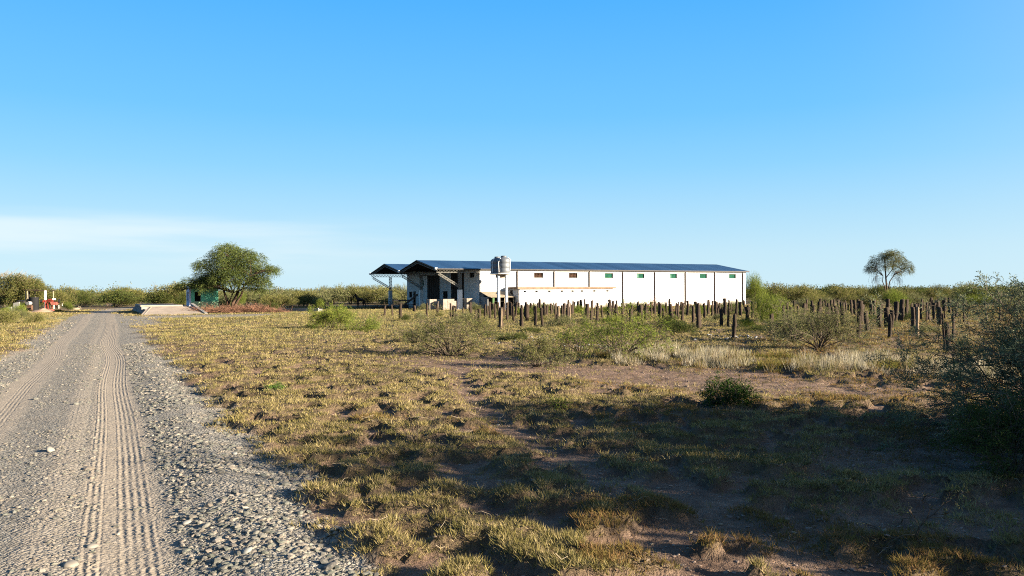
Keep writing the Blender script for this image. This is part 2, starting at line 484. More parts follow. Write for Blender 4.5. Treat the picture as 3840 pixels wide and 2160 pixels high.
def ground_mat():
    m, t, o = mat_new('ground_soil_and_gravel')
    geo = N(t, 'ShaderNodeNewGeometry').outputs['Position']
    at_ = N(t, 'ShaderNodeAttribute', attribute_name='Col').outputs['Color']
    ms = N(t, 'ShaderNodeSeparateColor', {0: at_})
    road, bare_, gras = ms.outputs[0], ms.outputs[1], ms.outputs[2]
    sp = N(t, 'ShaderNodeSeparateXYZ', {0: geo})
    def noise(s, d=4.0, r=0.6):
        return N(t, 'ShaderNodeTexNoise', {'Vector': geo, 'Scale': s, 'Detail': d, 'Roughness': r}).outputs['Fac']
    nA, nB, nC, nD = noise(0.5), noise(3.0), noise(14.0, 5.0, 0.7), noise(60.0, 3.0)
    # dirt
    dirt = mixc(t, ramp(t, nB, 0.3, 0.7), (0.17, 0.105, 0.075), (0.40, 0.275, 0.20))
    dirt = mixc(t, ramp(t, nC, 0.45, 0.7, 0, 0.6), dirt, (0.13, 0.085, 0.06))
    litter = mixc(t, ramp(t, nC, 0.35, 0.65), (0.07, 0.055, 0.025), (0.20, 0.16, 0.07))
    far = ramp(t, sp.outputs[1], 5.0, 50.0, 0.55, 0.95)
    dirt = mixc(t, math_(t, 'MULTIPLY', gras, far, True), dirt, litter)
    # gravel
    v1 = N(t, 'ShaderNodeTexVoronoi', {'Vector': geo, 'Scale': 32.0, 'Randomness': 1.0})
    v2 = N(t, 'ShaderNodeTexVoronoi', {'Vector': geo, 'Scale': 75.0, 'Randomness': 1.0})
    vs1 = N(t, 'ShaderNodeSeparateColor', {0: v1.outputs['Color']}).outputs[0]
    vs2 = N(t, 'ShaderNodeSeparateColor', {0: v2.outputs['Color']}).outputs[1]
    g1 = mixc(t, vs1, (0.08, 0.08, 0.07), (0.50, 0.47, 0.41))
    g2 = mixc(t, vs2, (0.10, 0.095, 0.08), (0.52, 0.46, 0.39))
    stone = mixc(t, ramp(t, nB, 0.35, 0.65), g1, g2)
    sand = mixc(t, ramp(t, nC, 0.3, 0.7), (0.29, 0.24, 0.185), (0.47, 0.40, 0.32))
    # distance across the road, from the world position (same straight line as the terrain)
    rr = math_(t, 'ADD', math_(t, 'ADD', sp.outputs[0], 0.6), math_(t, 'MULTIPLY', sp.outputs[1], 0.525))
    wob = N(t, 'ShaderNodeTexNoise', {'W': sp.outputs[1], 'Scale': 0.055, 'Detail': 1.0}, noise_dimensions='1D').outputs['Fac']
    rw = math_(t, 'ADD', rr, math_(t, 'MULTIPLY', math_(t, 'SUBTRACT', wob, 0.5), 0.9))
    def bandm(c, w, soft):
        d = math_(t, 'ABSOLUTE', math_(t, 'SUBTRACT', rw, c))
        d = math_(t, 'ADD', d, math_(t, 'MULTIPLY', math_(t, 'SUBTRACT', nB, 0.5), 0.35))
        return ramp(t, d, w, w + soft, 1, 0)
    trk = math_(t, 'MAXIMUM', bandm(0.82, 0.26, 0.16), bandm(-0.85, 0.24, 0.2))
    trk = math_(t, 'MAXIMUM', trk, math_(t, 'MULTIPLY', bandm(0.28, 0.10, 0.12), 0.7))
    mid = math_(t, 'MULTIPLY', ramp(t, math_(t, 'ABSOLUTE', rw), 1.0, 1.5, 0.45, 0.05), ramp(t, nA, 0.35, 0.65, 0.2, 1.0))
    sandm = math_(t, 'MULTIPLY', math_(t, 'MAXIMUM', math_(t, 'MULTIPLY', trk, 0.9), math_(t, 'MULTIPLY', mid, ramp(t, nC, 0.38, 0.56))), 1.0, True)
    rc = mixc(t, sandm, stone, sand)
    c = mixc(t, road, dirt, rc)
    # tread marks: rows of ridges that run along the tracks, broken by cross lugs
    def treads(c0, w, pitch, seed):
        a = math_(t, 'MULTIPLY', math_(t, 'SUBTRACT', rw, c0), 6.2832 / pitch)
        cross = math_(t, 'SINE', math_(t, 'MULTIPLY', math_(t, 'ADD', sp.outputs[1], math_(t, 'MULTIPLY', rw, seed)), 62.0))
        k = math_(t, 'SINE', math_(t, 'ADD', math_(t, 'ADD', a, math_(t, 'MULTIPLY', nB, 3.0)), math_(t, 'MULTIPLY', cross, 0.3)))
        k = math_(t, 'MULTIPLY', k, math_(t, 'ADD', 0.78, math_(t, 'MULTIPLY', cross, 0.22)))
        d = math_(t, 'ABSOLUTE', math_(t, 'SUBTRACT', rw, c0))
        return math_(t, 'MULTIPLY', k, math_(t, 'MULTIPLY', ramp(t, d, w * 0.8, w, 1, 0), ramp(t, noise(2.6, 4.0, 0.7), 0.40, 0.62, 0.22, 1.0)))
    tr = math_(t, 'ADD', treads(0.95, 0.16, 0.062, 0.4), treads(0.62, 0.09, 0.055, -0.3))
    tr = math_(t, 'ADD', tr, math_(t, 'ADD', math_(t, 'MULTIPLY', treads(-0.78, 0.13, 0.062, 0.5), 0.8), math_(t, 'MULTIPLY', treads(0.24, 0.06, 0.055, 0.2), 0.35)))
    tr = math_(t, 'MULTIPLY', tr, road)
    hst = math_(t, 'ADD', math_(t, 'MULTIPLY', v1.outputs['Distance'], -0.9), math_(t, 'MULTIPLY', v2.outputs['Distance'], -0.35))
    hst = math_(t, 'MULTIPLY', hst, math_(t, 'SUBTRACT', 1.0, math_(t, 'MULTIPLY', sandm, 0.85)))
    hroad = math_(t, 'ADD', math_(t, 'MULTIPLY', hst, 0.030), math_(t, 'MULTIPLY', tr, 0.0062))
    hroad = math_(t, 'ADD', hroad, math_(t, 'MULTIPLY', nD, 0.004))
    hdirt = math_(t, 'ADD', math_(t, 'MULTIPLY', nC, 0.10), math_(t, 'MULTIPLY', nD, 0.008))
    mh = N(t, 'ShaderNodeMix', {'Factor': road, 'A': hdirt, 'B': hroad})
    bp = N(t, 'ShaderNodeBump', {'Height': mh.outputs[0], 'Strength': 1.0, 'Distance': 1.0})
    cs = N(t, 'ShaderNodeVectorMath', {0: c}, operation='SCALE'); cs.inputs['Scale'].default_value = 0.5
    b = N(t, 'ShaderNodeBsdfPrincipled', {'Base Color': cs.outputs[0], 'Roughness': 0.95, 'Normal': bp.outputs[0]})
    b.inputs['Specular IOR Level'].default_value = 0.15
    t.links.new(b.outputs[0], o.inputs['Surface'])
    return m
g = mb.build('ground', ground_mat(), smooth=True)
tag(g, kind='structure')

# ------------------------------------------------------------ leaves, blades, branches
def leaf_faces(mb_, P, D, L, W, rng, C):
    n = len(P)
    D = nrm(D); S = nrm(np.cross(D, rng.normal(0, 1, (n, 3))))
    L = np.broadcast_to(L, (n,))[:, None]; W = np.broadcast_to(W, (n,))[:, None]
    V = np.stack([P, P + D * L * 0.5 + S * W * 0.5, P + D * L, P + D * L * 0.5 - S * W * 0.5], 1).reshape(-1, 3)
    mb_.add(V, np.arange(4 * n).reshape(-1, 4), None, np.repeat(C, 4, 0))
ALB = 0.47
def palette(rng, n, cols, jit=0.12, k=None):
    cols = np.array(cols) * (ALB if k is None else k); w = rng.integers(0, len(cols), n)
    f = rng.random((n, 1)); w2 = rng.integers(0, len(cols), n)
    c = cols[w] * f + cols[w2] * (1 - f)
    return c * (1 + rng.normal(0, jit, (n, 1)))
OLIVE = [(0.21, 0.215, 0.06), (0.14, 0.16, 0.045), (0.28, 0.26, 0.09), (0.32, 0.28, 0.13)]
GREEN = [(0.17, 0.23, 0.04), (0.22, 0.27, 0.05), (0.12, 0.17, 0.035), (0.28, 0.30, 0.07)]
DEEP = [(0.055, 0.085, 0.03), (0.08, 0.115, 0.035), (0.12, 0.15, 0.045)]
PALE = [(0.26, 0.27, 0.12), (0.19, 0.21, 0.08), (0.34, 0.31, 0.17), (0.16, 0.18, 0.07)]
DRY = [(0.66, 0.59, 0.44), (0.50, 0.45, 0.33), (0.78, 0.72, 0.57), (0.30, 0.21, 0.11), (0.28, 0.25, 0.09)]
TURF = [(0.42, 0.345, 0.13), (0.29, 0.245, 0.085), (0.53, 0.42, 0.22), (0.15, 0.145, 0.05), (0.32, 0.20, 0.10)]

def sprays(rng, O, D, L, k, droop=0.3, spread=0.8):
    n = len(O); t = np.linspace(0.12, 1, k)[None, :, None]
    L = np.broadcast_to(L, (n,))[:, None, None]
    P = O[:, None] + D[:, None] * L * t + np.array([0, 0, -1.0]) * droop * L * t * t
    Tn = nrm(D[:, None] + np.array([0, 0, -2.0]) * droop * t)
    S = rng.normal(0, spread, (n, k, 3))
    P = P + rng.normal(0, 0.05, (n, k, 3)) * L
    return P.reshape(-1, 3), nrm(Tn + S).reshape(-1, 3)

def branch(rng, p, d, L, r, lvl, out, seg, wob, curve, kids, ratio, ang):
    n = max(3, int(L / seg)); P = [p.copy()]; rr = [r]
    d = d / np.linalg.norm(d)
    for i in range(n):
        d = d + rng.normal(0, wob, 3); d[2] += curve[min(lvl, len(curve) - 1)]
        d = d / np.linalg.norm(d)
        p = p + d * (L / n); P.append(p.copy()); rr.append(r * (1 - 0.75 * (i + 1) / n))
        if lvl < len(kids) and i >= (1 if lvl else n // 4):
            for _ in range(rng.poisson(kids[lvl] / n)):
                e = rng.normal(0, 1, 3); e = e - d * e.dot(d); e = e / np.linalg.norm(e)
                branch(rng, p, d * math.cos(ang) + e * math.sin(ang), L * ratio * rng.uniform(0.6, 1.2) * (1 - 0.5 * i / n), rr[-1] * 0.7, lvl + 1, out, seg, wob, curve, kids, ratio, ang)
    out.append((lvl, np.array(P), np.array(rr)))

def shrub(rng, name, rx, rz, stems, style, leaf, nleaf, cols, rad=0.012, kids=(5, 4), wob=0.16, twigmat='twig', loc=(0, 0, 0), k=5, curve=(-0.02, -0.02), rl=0.55, minr=0.003, tilt=None):
    """thing with stems and foliage, branches grown from its base"""
    out = []
    for i in range(stems):
        a = rng.uniform(0, 2 * math.pi); tl = rng.uniform(0.15, 1.0) if tilt is None else rng.uniform(*tilt)
        d = np.array([math.cos(a) * tl * rx, math.sin(a) * tl * rx, rz * (1.12 - 0.45 * tl)])
        L = np.linalg.norm(d) * rng.uniform(0.75, 1.05)
        b0 = np.array([math.cos(a), math.sin(a), 0]) * 0.05 * rx * rng.random()
        branch(rng, b0, d, L, rad * rng.uniform(0.7, 1.2), 0, out, L / 7, wob, curve, kids, rl, 0.75)
    root = empty(name, loc)
    mbs = MB()
    tips = []; dirs = []
    for lvl, P, r in out:
        P[:, 2] = np.maximum(P[:, 2], 0.01 if lvl else -0.05)
        mbs.tube(P, np.maximum(r, minr), 3 if lvl else 4, cap=False)
        tp = P[1:] if lvl else P[len(P) // 2:]
        tips.append(tp); dirs.append(nrm(np.gradient(P, axis=0))[-len(tp):])
    mbs.build('stems', M[twigmat], root)
    T = np.vstack(tips); D = np.vstack(dirs)
    if nleaf:
        mbl = MB()
        w = rng.integers(0, len(T), nleaf // k)
        PP, DD = sprays(rng, T[w] + rng.normal(0, leaf * 0.6, (len(w), 3)), nrm(D[w] + rng.normal(0, 0.5, (len(w), 3))), leaf * 3.2, k, 0.15, 0.7)
        PP[:, 2] = np.maximum(PP[:, 2], 0.01)
        cc = np.repeat(palette(rng, len(w), cols), k, 0) * (1 + rng.normal(0, 0.08, (len(PP), 1)))
        lw = 0.34 if style != 'wisp' else 0.12
        ll = leaf * (1.0 if style != 'wisp' else 2.2)
        leaf_faces(mbl, PP, DD, ll * rng.uniform(0.7, 1.3, len(PP)), ll * lw * rng.uniform(0.8, 1.2, len(PP)), rng, cc)
        mbl.build('foliage', M['leaf'], root)
    return root

def dome(rng, name, rx, ry, rz, nspr, k, leaf, cols, style='thorn', base=0.25, stems=5):
    """dense bush: crown of sprays over an uneven dome"""
    root = empty(name)
    nl = 9
    cen = np.stack([rng.uniform(-0.62, 0.62, nl) * rx, rng.uniform(-0.62, 0.62, nl) * ry, rng.uniform(0.22, 0.62, nl) * rz], -1)
    cen[0] = (0, 0, 0.58 * rz)
    rad = rng.uniform(0.28, 0.50, nl)
    w = rng.integers(0, nl, nspr)
    u = nrm(rng.normal(0, 1, (nspr, 3))); u[:, 2] = np.abs(u[:, 2]) * 1.2 - 0.5; u = nrm(u)
    q = rng.random((nspr, 1)) ** 0.4
    O = cen[w] + u * q * rad[w][:, None] * np.array([rx, ry, rz * 0.85])
    O[:, 2] = np.where(O[:, 2] < 0.04 * rz, rng.uniform(0.04, 0.4, nspr) * rz, O[:, 2])
    D = nrm(u + np.array([0, 0, 0.5]) + rng.normal(0, 0.35, (nspr, 3)))
    wl = 1.0
    if style == 'wisp': D = nrm(u * 0.7 + np.array([0, 0, 1.3]) + rng.normal(0, 0.3, (nspr, 3))); wl = 1.9
    P, Dn = sprays(rng, O, D, leaf * 3.4 * wl, k, 0.3 if style != 'wisp' else 0.12, 0.55)
    P[:, 2] = np.maximum(P[:, 2], 0.02)
    cc = np.repeat(palette(rng, nspr, cols, 0.16), k, 0)
    mbl = MB()
    leaf_faces(mbl, P, Dn, leaf * wl * rng.uniform(0.7, 1.3, len(P)), leaf * (0.42 if style != 'wisp' else 0.2) * rng.uniform(0.7, 1.2, len(P)), rng, cc)
    mbl.build('foliage', M['leaf'], root)
    mbs = MB()
    for i in range(stems):
        c = cen[i % nl]; a = rng.normal(0, 0.08, 2) * rx
        mbs.tube([(a[0], a[1], -0.1), (c[0] * 0.45 + a[0], c[1] * 0.45 + a[1], c[2] * 0.6), c + np.array([0, 0, 0.3 * rz * rng.random()])], [0.035 * rz ** 0.5, 0.025, 0.01], 4)
    for i in range(stems * 5):      # bare twigs that break the outline
        j = rng.integers(0, nspr); mbs.tube([O[j], O[j] + D[j] * leaf * 3, O[j] + (D[j] + rng.normal(0, 0.2, 3)) * leaf * 6.0], [0.012, 0.009, 0.004], 3, cap=False)
    mbs.build('stems', M['twig'], root)
    return root

def put(root, loc, rz, s, label, cat, group=None):
    root.location = loc; root.rotation_euler = (0, 0, rz); root.scale = s if hasattr(s, '__len__') else (s, s, s)
    return tag(root, label, cat, group)

# ------------------------------------------------------------ grass carpet
rng = np.random.default_rng(7)
def blades(mb_, C, H_, n, spread, width, cols, rng, lean=0.6, cj=0.12):
    """n blades at each tuft centre C (m,3)"""
    m = len(C); k = m * n
    base = np.repeat(C, n, 0); Hn = np.repeat(np.broadcast_to(H_, (m,)), n) * rng.uniform(0.45, 1.15, k)
    sp = np.repeat(np.broadcast_to(spread, (m,)), n); wd = np.repeat(np.broadcast_to(width, (m,)), n)
    a = rng.uniform(0, 2 * math.pi, k); rr = np.sqrt(rng.random(k)) * sp
    base = base + np.stack([np.cos(a) * rr, np.sin(a) * rr, np.zeros(k)], -1)
    a2 = a + rng.normal(0, 0.9, k); ln = lean * rng.uniform(0.2, 1.3, k)
    d = nrm(np.stack([np.cos(a2) * ln, np.sin(a2) * ln, np.ones(k)], -1))
    tip = base + d * Hn[:, None]
    th = rng.uniform(0, math.pi, k)
    s = np.stack([np.cos(th), np.sin(th), np.zeros(k)], -1) * wd[:, None] * 0.5
    V = np.stack([base - s, base + s, tip], 1).reshape(-1, 3)
    c = np.repeat(palette(rng, m, cols, cj), n, 0) * (1 + rng.normal(0, 0.1, (k, 1)))
    mb_.add(V, None, np.arange(3 * k).reshape(-1, 3), np.repeat(c, 3, 0))
def on_ground(x, y):
    return np.stack([x, y, gh(x, y) - 0.004], -1)
mbg = MB()
nT = 230000
u = rng.random(nT)
d = 3.3 * (95 / 3.3) ** u
ph = rng.uniform(-0.86, 0.86, nT)
x = d * np.sin(ph) * 1.0; y = d * np.cos(ph)
g_ = grassy(x, y)
keep = rng.random(nT) < g_ * 1.5 + 0.07 * (1 - road_mask(x, y)) * (road_r(x, y) > 2.2) * (fbm(x * 1.7, y * 1.7, 95, 2) > 0.45)
x, y, d, g_ = x[keep], y[keep], d[keep], g_[keep]
hgt = 0.018 + 0.034 * sm(fbm(x * 3.4, y * 4.2, 25, 3), 0.38, 0.62) + 0.0012 * d
warm = fbm(x * 0.8, y * 0.8, 44)
sel = warm < 0.47
reddish = (fbm(x * 0.6, y * 0.6, 47) + 0.04 * x - 0.12 * np.abs(y - 10) * 0.2) > 0.60
for msk, cols in ((sel & ~reddish, TURF[:4]), (~sel & ~reddish, TURF[0:1] + TURF[2:3] + TURF[1:2]), (reddish, [(0.34, 0.20, 0.09), (0.27, 0.19, 0.07), (0.24, 0.20, 0.06)])):
    dd = d[msk]
    blades(mbg, on_ground(x[msk], y[msk]), hgt[msk], 7, 0.012 + 0.0045 * dd, 0.0030 + 0.0006 * dd, cols, rng, 1.35)
mbg.build('turf_grass', M['grass'])
tag(bpy.data.objects['turf_grass'], 'low patchy yellow-green turf growing in tufts over the pinkish soil', 'grass', kind='stuff')

# taller herbs of the far field and left verge
mbh = MB()
n = 42000
x = rng.uniform(-26, 34, n); y = rng.uniform(19, 74, n)
ok = (road_mask(x, y) < 0.2) & (np.hypot(x, y) > 19) & (fbm(x * 0.35, y * 0.35, 51) > 0.34) & (bare(x, y) < 0.4) & (x > -0.5 * y)
ok &= ~((x > -9) & (x > -3.2 + 1.97 * (y - 76.5)) & (y > 70))
ok &= (y > 26) | (x > 2)
ok &= (x < 6) | (y > 44) | (rng.random(n) < 0.22)
x, y = x[ok], y[ok]
blades(mbh, on_ground(x, y), 0.05 + 0.15 * rng.random(len(x)) ** 1.6, 9, 0.15, 0.018, PALE + OLIVE[2:] + TURF[:1], rng, 0.8)
n = 14000
x = rng.uniform(-40, -7, n); y = rng.uniform(14, 62, n)
ok = (road_r(x, y) < -2.1) & (road_r(x, y) > -12)
x, y = x[ok], y[ok]
blades(mbh, on_ground(x, y), 0.10 + 0.16 * rng.random(len(x)) * sm(-road_r(x, y), 2.2, 6), 10, 0.13, 0.02, PALE + TURF, rng, 0.8)
mbh.build('field_herbs', M['grass'])
tag(bpy.data.objects['field_herbs'], 'pale olive knee-high weeds covering the far field and the verge left of the road', 'weeds', kind='stuff')

# tall dry grass band at right
mbd = MB()
n = 5600
x = rng.uniform(2.2, 12.5, n); y = rng.uniform(12.5, 23, n)
c = 21.4 - 0.62 * x
dist = np.abs(y - c + (fbm(x * 0.7, y * 0.7, 61) - 0.5) * 3)
ok = (dist < 2.1) & (fbm(x * 1.3, y * 1.3, 63, 2) > 0.40)
x, y, dist = x[ok], y[ok], dist[ok]
dryness = fbm(x * 0.9, y * 0.9, 66, 2) > 0.47
blades(mbd, on_ground(x[dryness], y[dryness]), 0.20 + 0.26 * rng.random(dryness.sum()) * (1 - dist[dryness] / 3.2), 26, 0.10, 0.010, DRY, rng, 0.5)
gm = ~dryness
blades(mbd, on_ground(x[gm], y[gm]), 0.14 + 0.10 * rng.random(gm.sum()), 26, 0.13, 0.012, [(0.26, 0.24, 0.06), (0.30, 0.19, 0.07), (0.18, 0.19, 0.05)], rng, 0.8)
mbd.build('tall_dry_grass', M['grass'])
tag(bpy.data.objects['tall_dry_grass'], 'band of tall pale grey-brown dry grass in front of the wooden posts', 'grass', kind='stuff')

# dead stalks and straws lying in the turf
mbx = MB()
n = 320
x = rng.uniform(-3, 8, n); y = rng.uniform(4, 14, n)
ok = road_r(x, y) > 2.2
for a, b in zip(x[ok], y[ok]):
    th = rng.uniform(0, 6.28); L = rng.uniform(0.05, 0.22); z = float(gh(a, b)) + rng.uniform(0.01, 0.06)
    mbx.tube([(a, b, z), (a + math.cos(th) * L * 0.5, b + math.sin(th) * L * 0.5, z + rng.uniform(-0.01, 0.03)), (a + math.cos(th) * L, b + math.sin(th) * L, z + rng.uniform(-0.01, 0.05))], 0.0014, 3, cap=False)
mbx.build('dry_straw', M['timber'])
_ds = bpy.data.objects['dry_straw']
tag(_ds, 'loose dry straws and stalks lying in the near turf', 'straw', kind='stuff')

# ------------------------------------------------------------ stones
PHI = (1 + 5 ** 0.5) / 2
ICO = nrm(np.array([(-1, PHI, 0), (1, PHI, 0), (-1, -PHI, 0), (1, -PHI, 0), (0, -1, PHI), (0, 1, PHI), (0, -1, -PHI), (0, 1, -PHI), (PHI, 0, -1), (PHI, 0, 1), (-PHI, 0, -1), (-PHI, 0, 1)], float))
ICF = np.array([(0, 11, 5), (0, 5, 1), (0, 1, 7), (0, 7, 10), (0, 10, 11), (1, 5, 9), (5, 11, 4), (11, 10, 2), (10, 7, 6), (7, 1, 8), (3, 9, 4), (3, 4, 2), (3, 2, 6), (3, 6, 8), (3, 8, 9), (4, 9, 5), (2, 4, 11), (6, 2, 10), (8, 6, 7), (9, 8, 1)])
def sub_ico():
    V = [tuple(v) for v in ICO]; Fn = []; mid = {}
    def mp_(a, b):
        k = (min(a, b), max(a, b))
        if k not in mid:
            v = (np.array(V[a]) + np.array(V[b])); v = v / np.linalg.norm(v); mid[k] = len(V); V.append(tuple(v))
        return mid[k]
    for a, b, c in ICF:
        x_, y_, z_ = mp_(a, b), mp_(b, c), mp_(c, a)
        Fn += [(a, x_, z_), (b, y_, x_), (c, z_, y_), (x_, y_, z_)]
    return np.array(V), np.array(Fn)
IC2, ICF2 = sub_ico()
def stones(mb_, x, y, s, rng, cols, sunk=0.25, hi=False):
    n = len(x); B, FF = (IC2, ICF2) if hi else (ICO, ICF)
    sc = s[:, None] * rng.uniform(0.65, 1.25, (n, 3)) * np.array([1.2, 0.95, 0.5])
    V = B[None] * sc[:, None] * (1 + rng.normal(0, 0.10 if not hi else 0.06, (n, len(B), 1)))
    th = rng.uniform(0, 6.283, n); c, s_ = np.cos(th)[:, None], np.sin(th)[:, None]
    V = np.stack([V[..., 0] * c - V[..., 1] * s_, V[..., 0] * s_ + V[..., 1] * c, V[..., 2]], -1)
    tl = rng.normal(0, 0.25, n)[:, None]
    V = np.stack([V[..., 0] * np.cos(tl) + V[..., 2] * np.sin(tl), V[..., 1], -V[..., 0] * np.sin(tl) + V[..., 2] * np.cos(tl)], -1)
    V = V + np.stack([x, y, gh(x, y) + sc[:, 2] * (1 - 2 * sunk) * 0.8], -1)[:, None]
    T = (np.arange(n)[:, None, None] * len(B) + FF[None]).reshape(-1, 3)
    mb_.add(V.reshape(-1, 3), None, T, np.repeat(palette(rng, n, cols, 0.18), len(B), 0))
def stone_mat():
    m, t, o = mat_new('river_stones')
    a = N(t, 'ShaderNodeAttribute', attribute_name='Col').outputs['Color']
    co = N(t, 'ShaderNodeNewGeometry').outputs['Position']
    nz_ = N(t, 'ShaderNodeTexNoise', {'Vector': co, 'Scale': 45.0, 'Detail': 4.0}).outputs['Fac']
    c = mixc(t, ramp(t, nz_, 0.4, 0.7, 0, 0.45), a, (0.13, 0.11, 0.09))
    b = N(t, 'ShaderNodeBsdfPrincipled', {'Base Color': c, 'Roughness': 0.85})
    t.links.new(b.outputs[0], o.inputs['Surface'])
    return m
M['stone'] = stone_mat()
STC = [(0.10, 0.11, 0.09), (0.17, 0.17, 0.145), (0.32, 0.28, 0.23), (0.12, 0.13, 0.10), (0.24, 0.20, 0.155), (0.07, 0.07, 0.065)]
mst = MB()
def strewn(n, y0, y1, r0, r1, s0, s1, rng, power=2.0, clump=0.0):
    y = y0 * (y1 / y0) ** rng.random(n)
    r = rng.uniform(r0, r1, n)
    x = r - 0.6 - 0.525 * y
    f = fbm(x * 1.5, y * 1.5, 71, 3)
    trk = np.minimum(np.abs(r - 0.82), np.abs(r + 0.85))
    ok = (f > clump) & ((trk > 0.28) | (rng.random(n) < 0.10)) & (road_mask(x, y) > 0.25)
    s = s0 + (s1 - s0) * rng.random(n) ** power
    return x[ok], y[ok], (s * (0.8 + 0.02 * y))[ok]
a = strewn(15000, 3.6, 26, 1.0, 2.7, 0.007, 0.034, rng, 3.2, 0.34); stones(mst, *a, rng, STC, 0.36)
a = strewn(16000, 3.6, 26, -2.6, 1.3, 0.006, 0.026, rng, 3.2, 0.36); stones(mst, *a, rng, STC, 0.36)
a = strewn(2500, 8, 50, -2.7, -1.2, 0.012, 0.035, rng, 2.0, 0.38); stones(mst, *a, rng, STC)
mst.build('loose_gravel', M['stone'])
tag(bpy.data.objects['loose_gravel'], 'loose grey and greenish gravel strewn over the road and its edges', 'gravel', kind='stuff')
mcl = MB(); n = 15000
y = 3.6 * (26 / 3.6) ** rng.random(n); x = rng.uniform(-0.55, 0.75, n) * y + rng.uniform(-1, 1, n)
ok = (road_r(x, y) > 2.2) & (fbm(x * 2.2, y * 2.2, 91, 3) > 0.42) & (rng.random(n) < 0.15 + 0.85 * (1 - grassy(x, y)))
x, y = x[ok], y[ok]
stones(mcl, x, y, (0.004 + 0.014 * rng.random(len(x)) ** 3) * (0.8 + 0.05 * y), rng, [(0.24, 0.16, 0.12), (0.36, 0.25, 0.19), (0.15, 0.105, 0.08), (0.30, 0.22, 0.13)], 0.3)
mcl.build('soil_clods', M['stone'])
tag(bpy.data.objects['soil_clods'], 'small clods of pinkish soil and bits of litter between the turf tufts', 'clods', kind='stuff')
mst = MB()
a = strewn(80, 3.8, 16, 1.2, 2.5, 0.03, 0.05, rng, 2.0, 0.2); stones(mst, *a, rng, STC[:2] + STC[3:], 0.36, True)
a = strewn(40, 3.8, 16, -2.4, 1.0, 0.028, 0.05, rng, 2.0, 0.3); stones(mst, *a, rng, STC[:2] + STC[3:5], 0.38, True)
mst.build('cobbles', M['stone'])
tag(bpy.data.objects['cobbles'], 'fist-sized rounded cobbles among the gravel of the road', 'stones', kind='stuff')
# single larger stones seen lying on the ground: pixel of its foot, size
big = [(1500, 1965, 0.075, 'pale flat stone on the gravel beside the last tuft of turf', (0.42, 0.40, 0.36)),
       (700, 1968, 0.07, 'grey rounded stone near the right tread mark', (0.40, 0.39, 0.36)),
       (880, 1712, 0.06, 'long pale stone at the gravel edge halfway along the near road', (0.40, 0.41, 0.38)),
       (190, 1700, 0.085, 'broad flat grey stone on the left half of the road', (0.40, 0.38, 0.33)),
       (265, 2125, 0.085, 'flat tan stone in the bottom left of the road', (0.42, 0.37, 0.30)),
       (345, 2050, 0.075, 'flat tilted grey stone between the two tread marks', (0.38, 0.35, 0.30)),
       (1672, 1512, 0.045, 'small round white stone in the turf', (0.70, 0.68, 0.62)),
       (1865, 1590, 0.05, 'pale stone beside the foot trail', (0.45, 0.40, 0.34)),
       (1840, 1598, 0.035, 'smaller stone beside the foot trail', (0.40, 0.35, 0.28)),
       (2140, 1838, 0.06, 'flat beige stone lying on the shaded turf', (0.55, 0.47, 0.36)),
       (925, 2095, 0.06, 'round grey cobble right of the tread marks near the bottom edge', (0.36, 0.38, 0.36)),
       (1255, 2045, 0.055, 'tan stone at the gravel edge near the bottom', (0.44, 0.35, 0.26))]
for sx, sy, s, lab, c in big:
    p = G(sx, sy); mbk = MB()
    stones(mbk, np.array([0.0]), np.array([0.0]), np.array([s * 0.58]), rng, [tuple(v * 0.7 for v in c)], 0.3, True)
    o = mbk.build('stone', M['stone'], smooth=True)
    o.location = (p[0], p[1], float(gh(p[0], p[1])) - float(gh(0, 0)))
    tag(o, lab, 'stone', 'larger stones lying about')
# patches of whitish rubble
for k, (sx, sy, w, lab) in enumerate([(1960, 1285, 1.6, 'scatter of whitish stones among the weeds left of the wispy bush'), (2240, 1310, 1.5, 'patch of bluish-white rubble at the foot of the wispy green bush'),
                                 (2540, 1350, 1.3, 'pale rubble patch beside the tall dry grass'), (3640, 1420, 0.9, 'whitish stones behind the big bush at the right edge'),
                                 (2780, 1275, 1.8, 'whitish stones between the wooden posts near the bright green bush')]):
    p = G(sx, sy); n = 90; mbk = MB()
    x = p[0] + rng.normal(0, w * 0.45, n); y = p[1] + rng.normal(0, w * 0.35, n)
    stones(mbk, x, y, rng.uniform(0.02, 0.06, n), rng, [(0.40, 0.42, 0.46), (0.55, 0.56, 0.58), (0.28, 0.28, 0.29)])
    o = mbk.build('rubble_patch', M['stone']); tag(o, lab, 'rubble', 'whitish rubble patches', kind='stuff')

# ------------------------------------------------------------ warehouse
WC = np.array([-3.2, 76.5, 0.0]); WA = math.atan2(0.4525, 0.8918)
EX = np.array([math.cos(WA), math.sin(WA), 0]); EY = np.array([-math.sin(WA), math.cos(WA), 0])
def wloc(l, w, z=0.0):
    return WC + EX * l + EY * w + np.array([0, 0, z])
def w_of(sx, off=0.0):       # position across the end wall for a column of the photo
    a = WC + EX * off; u = (sx - 1920) / F
    return (u * a[1] - a[0]) / (EY[0] - u * EY[1])
def l_of(sx, off=0.0):       # position along the long wall
    a = WC + EY * off; u = (sx - 1920) / F
    return (u * a[1] - a[0]) / (EX[0] - u * EX[1])
def z_at(sx, sy, Yd):
    return EYE - (sy - hz(sx)) / F * Yd
BAY = 4.312; LEN = 8 * BAY + 0.35; WID = 21.7; HALF = WID / 4
EAVE, RIDGE = 4.05, 5.0
wh = empty('warehouse', tuple(WC), WA)
tag(wh, 'long white block warehouse with twin sky-tinted roofs and an open canopy at its left end', 'building')
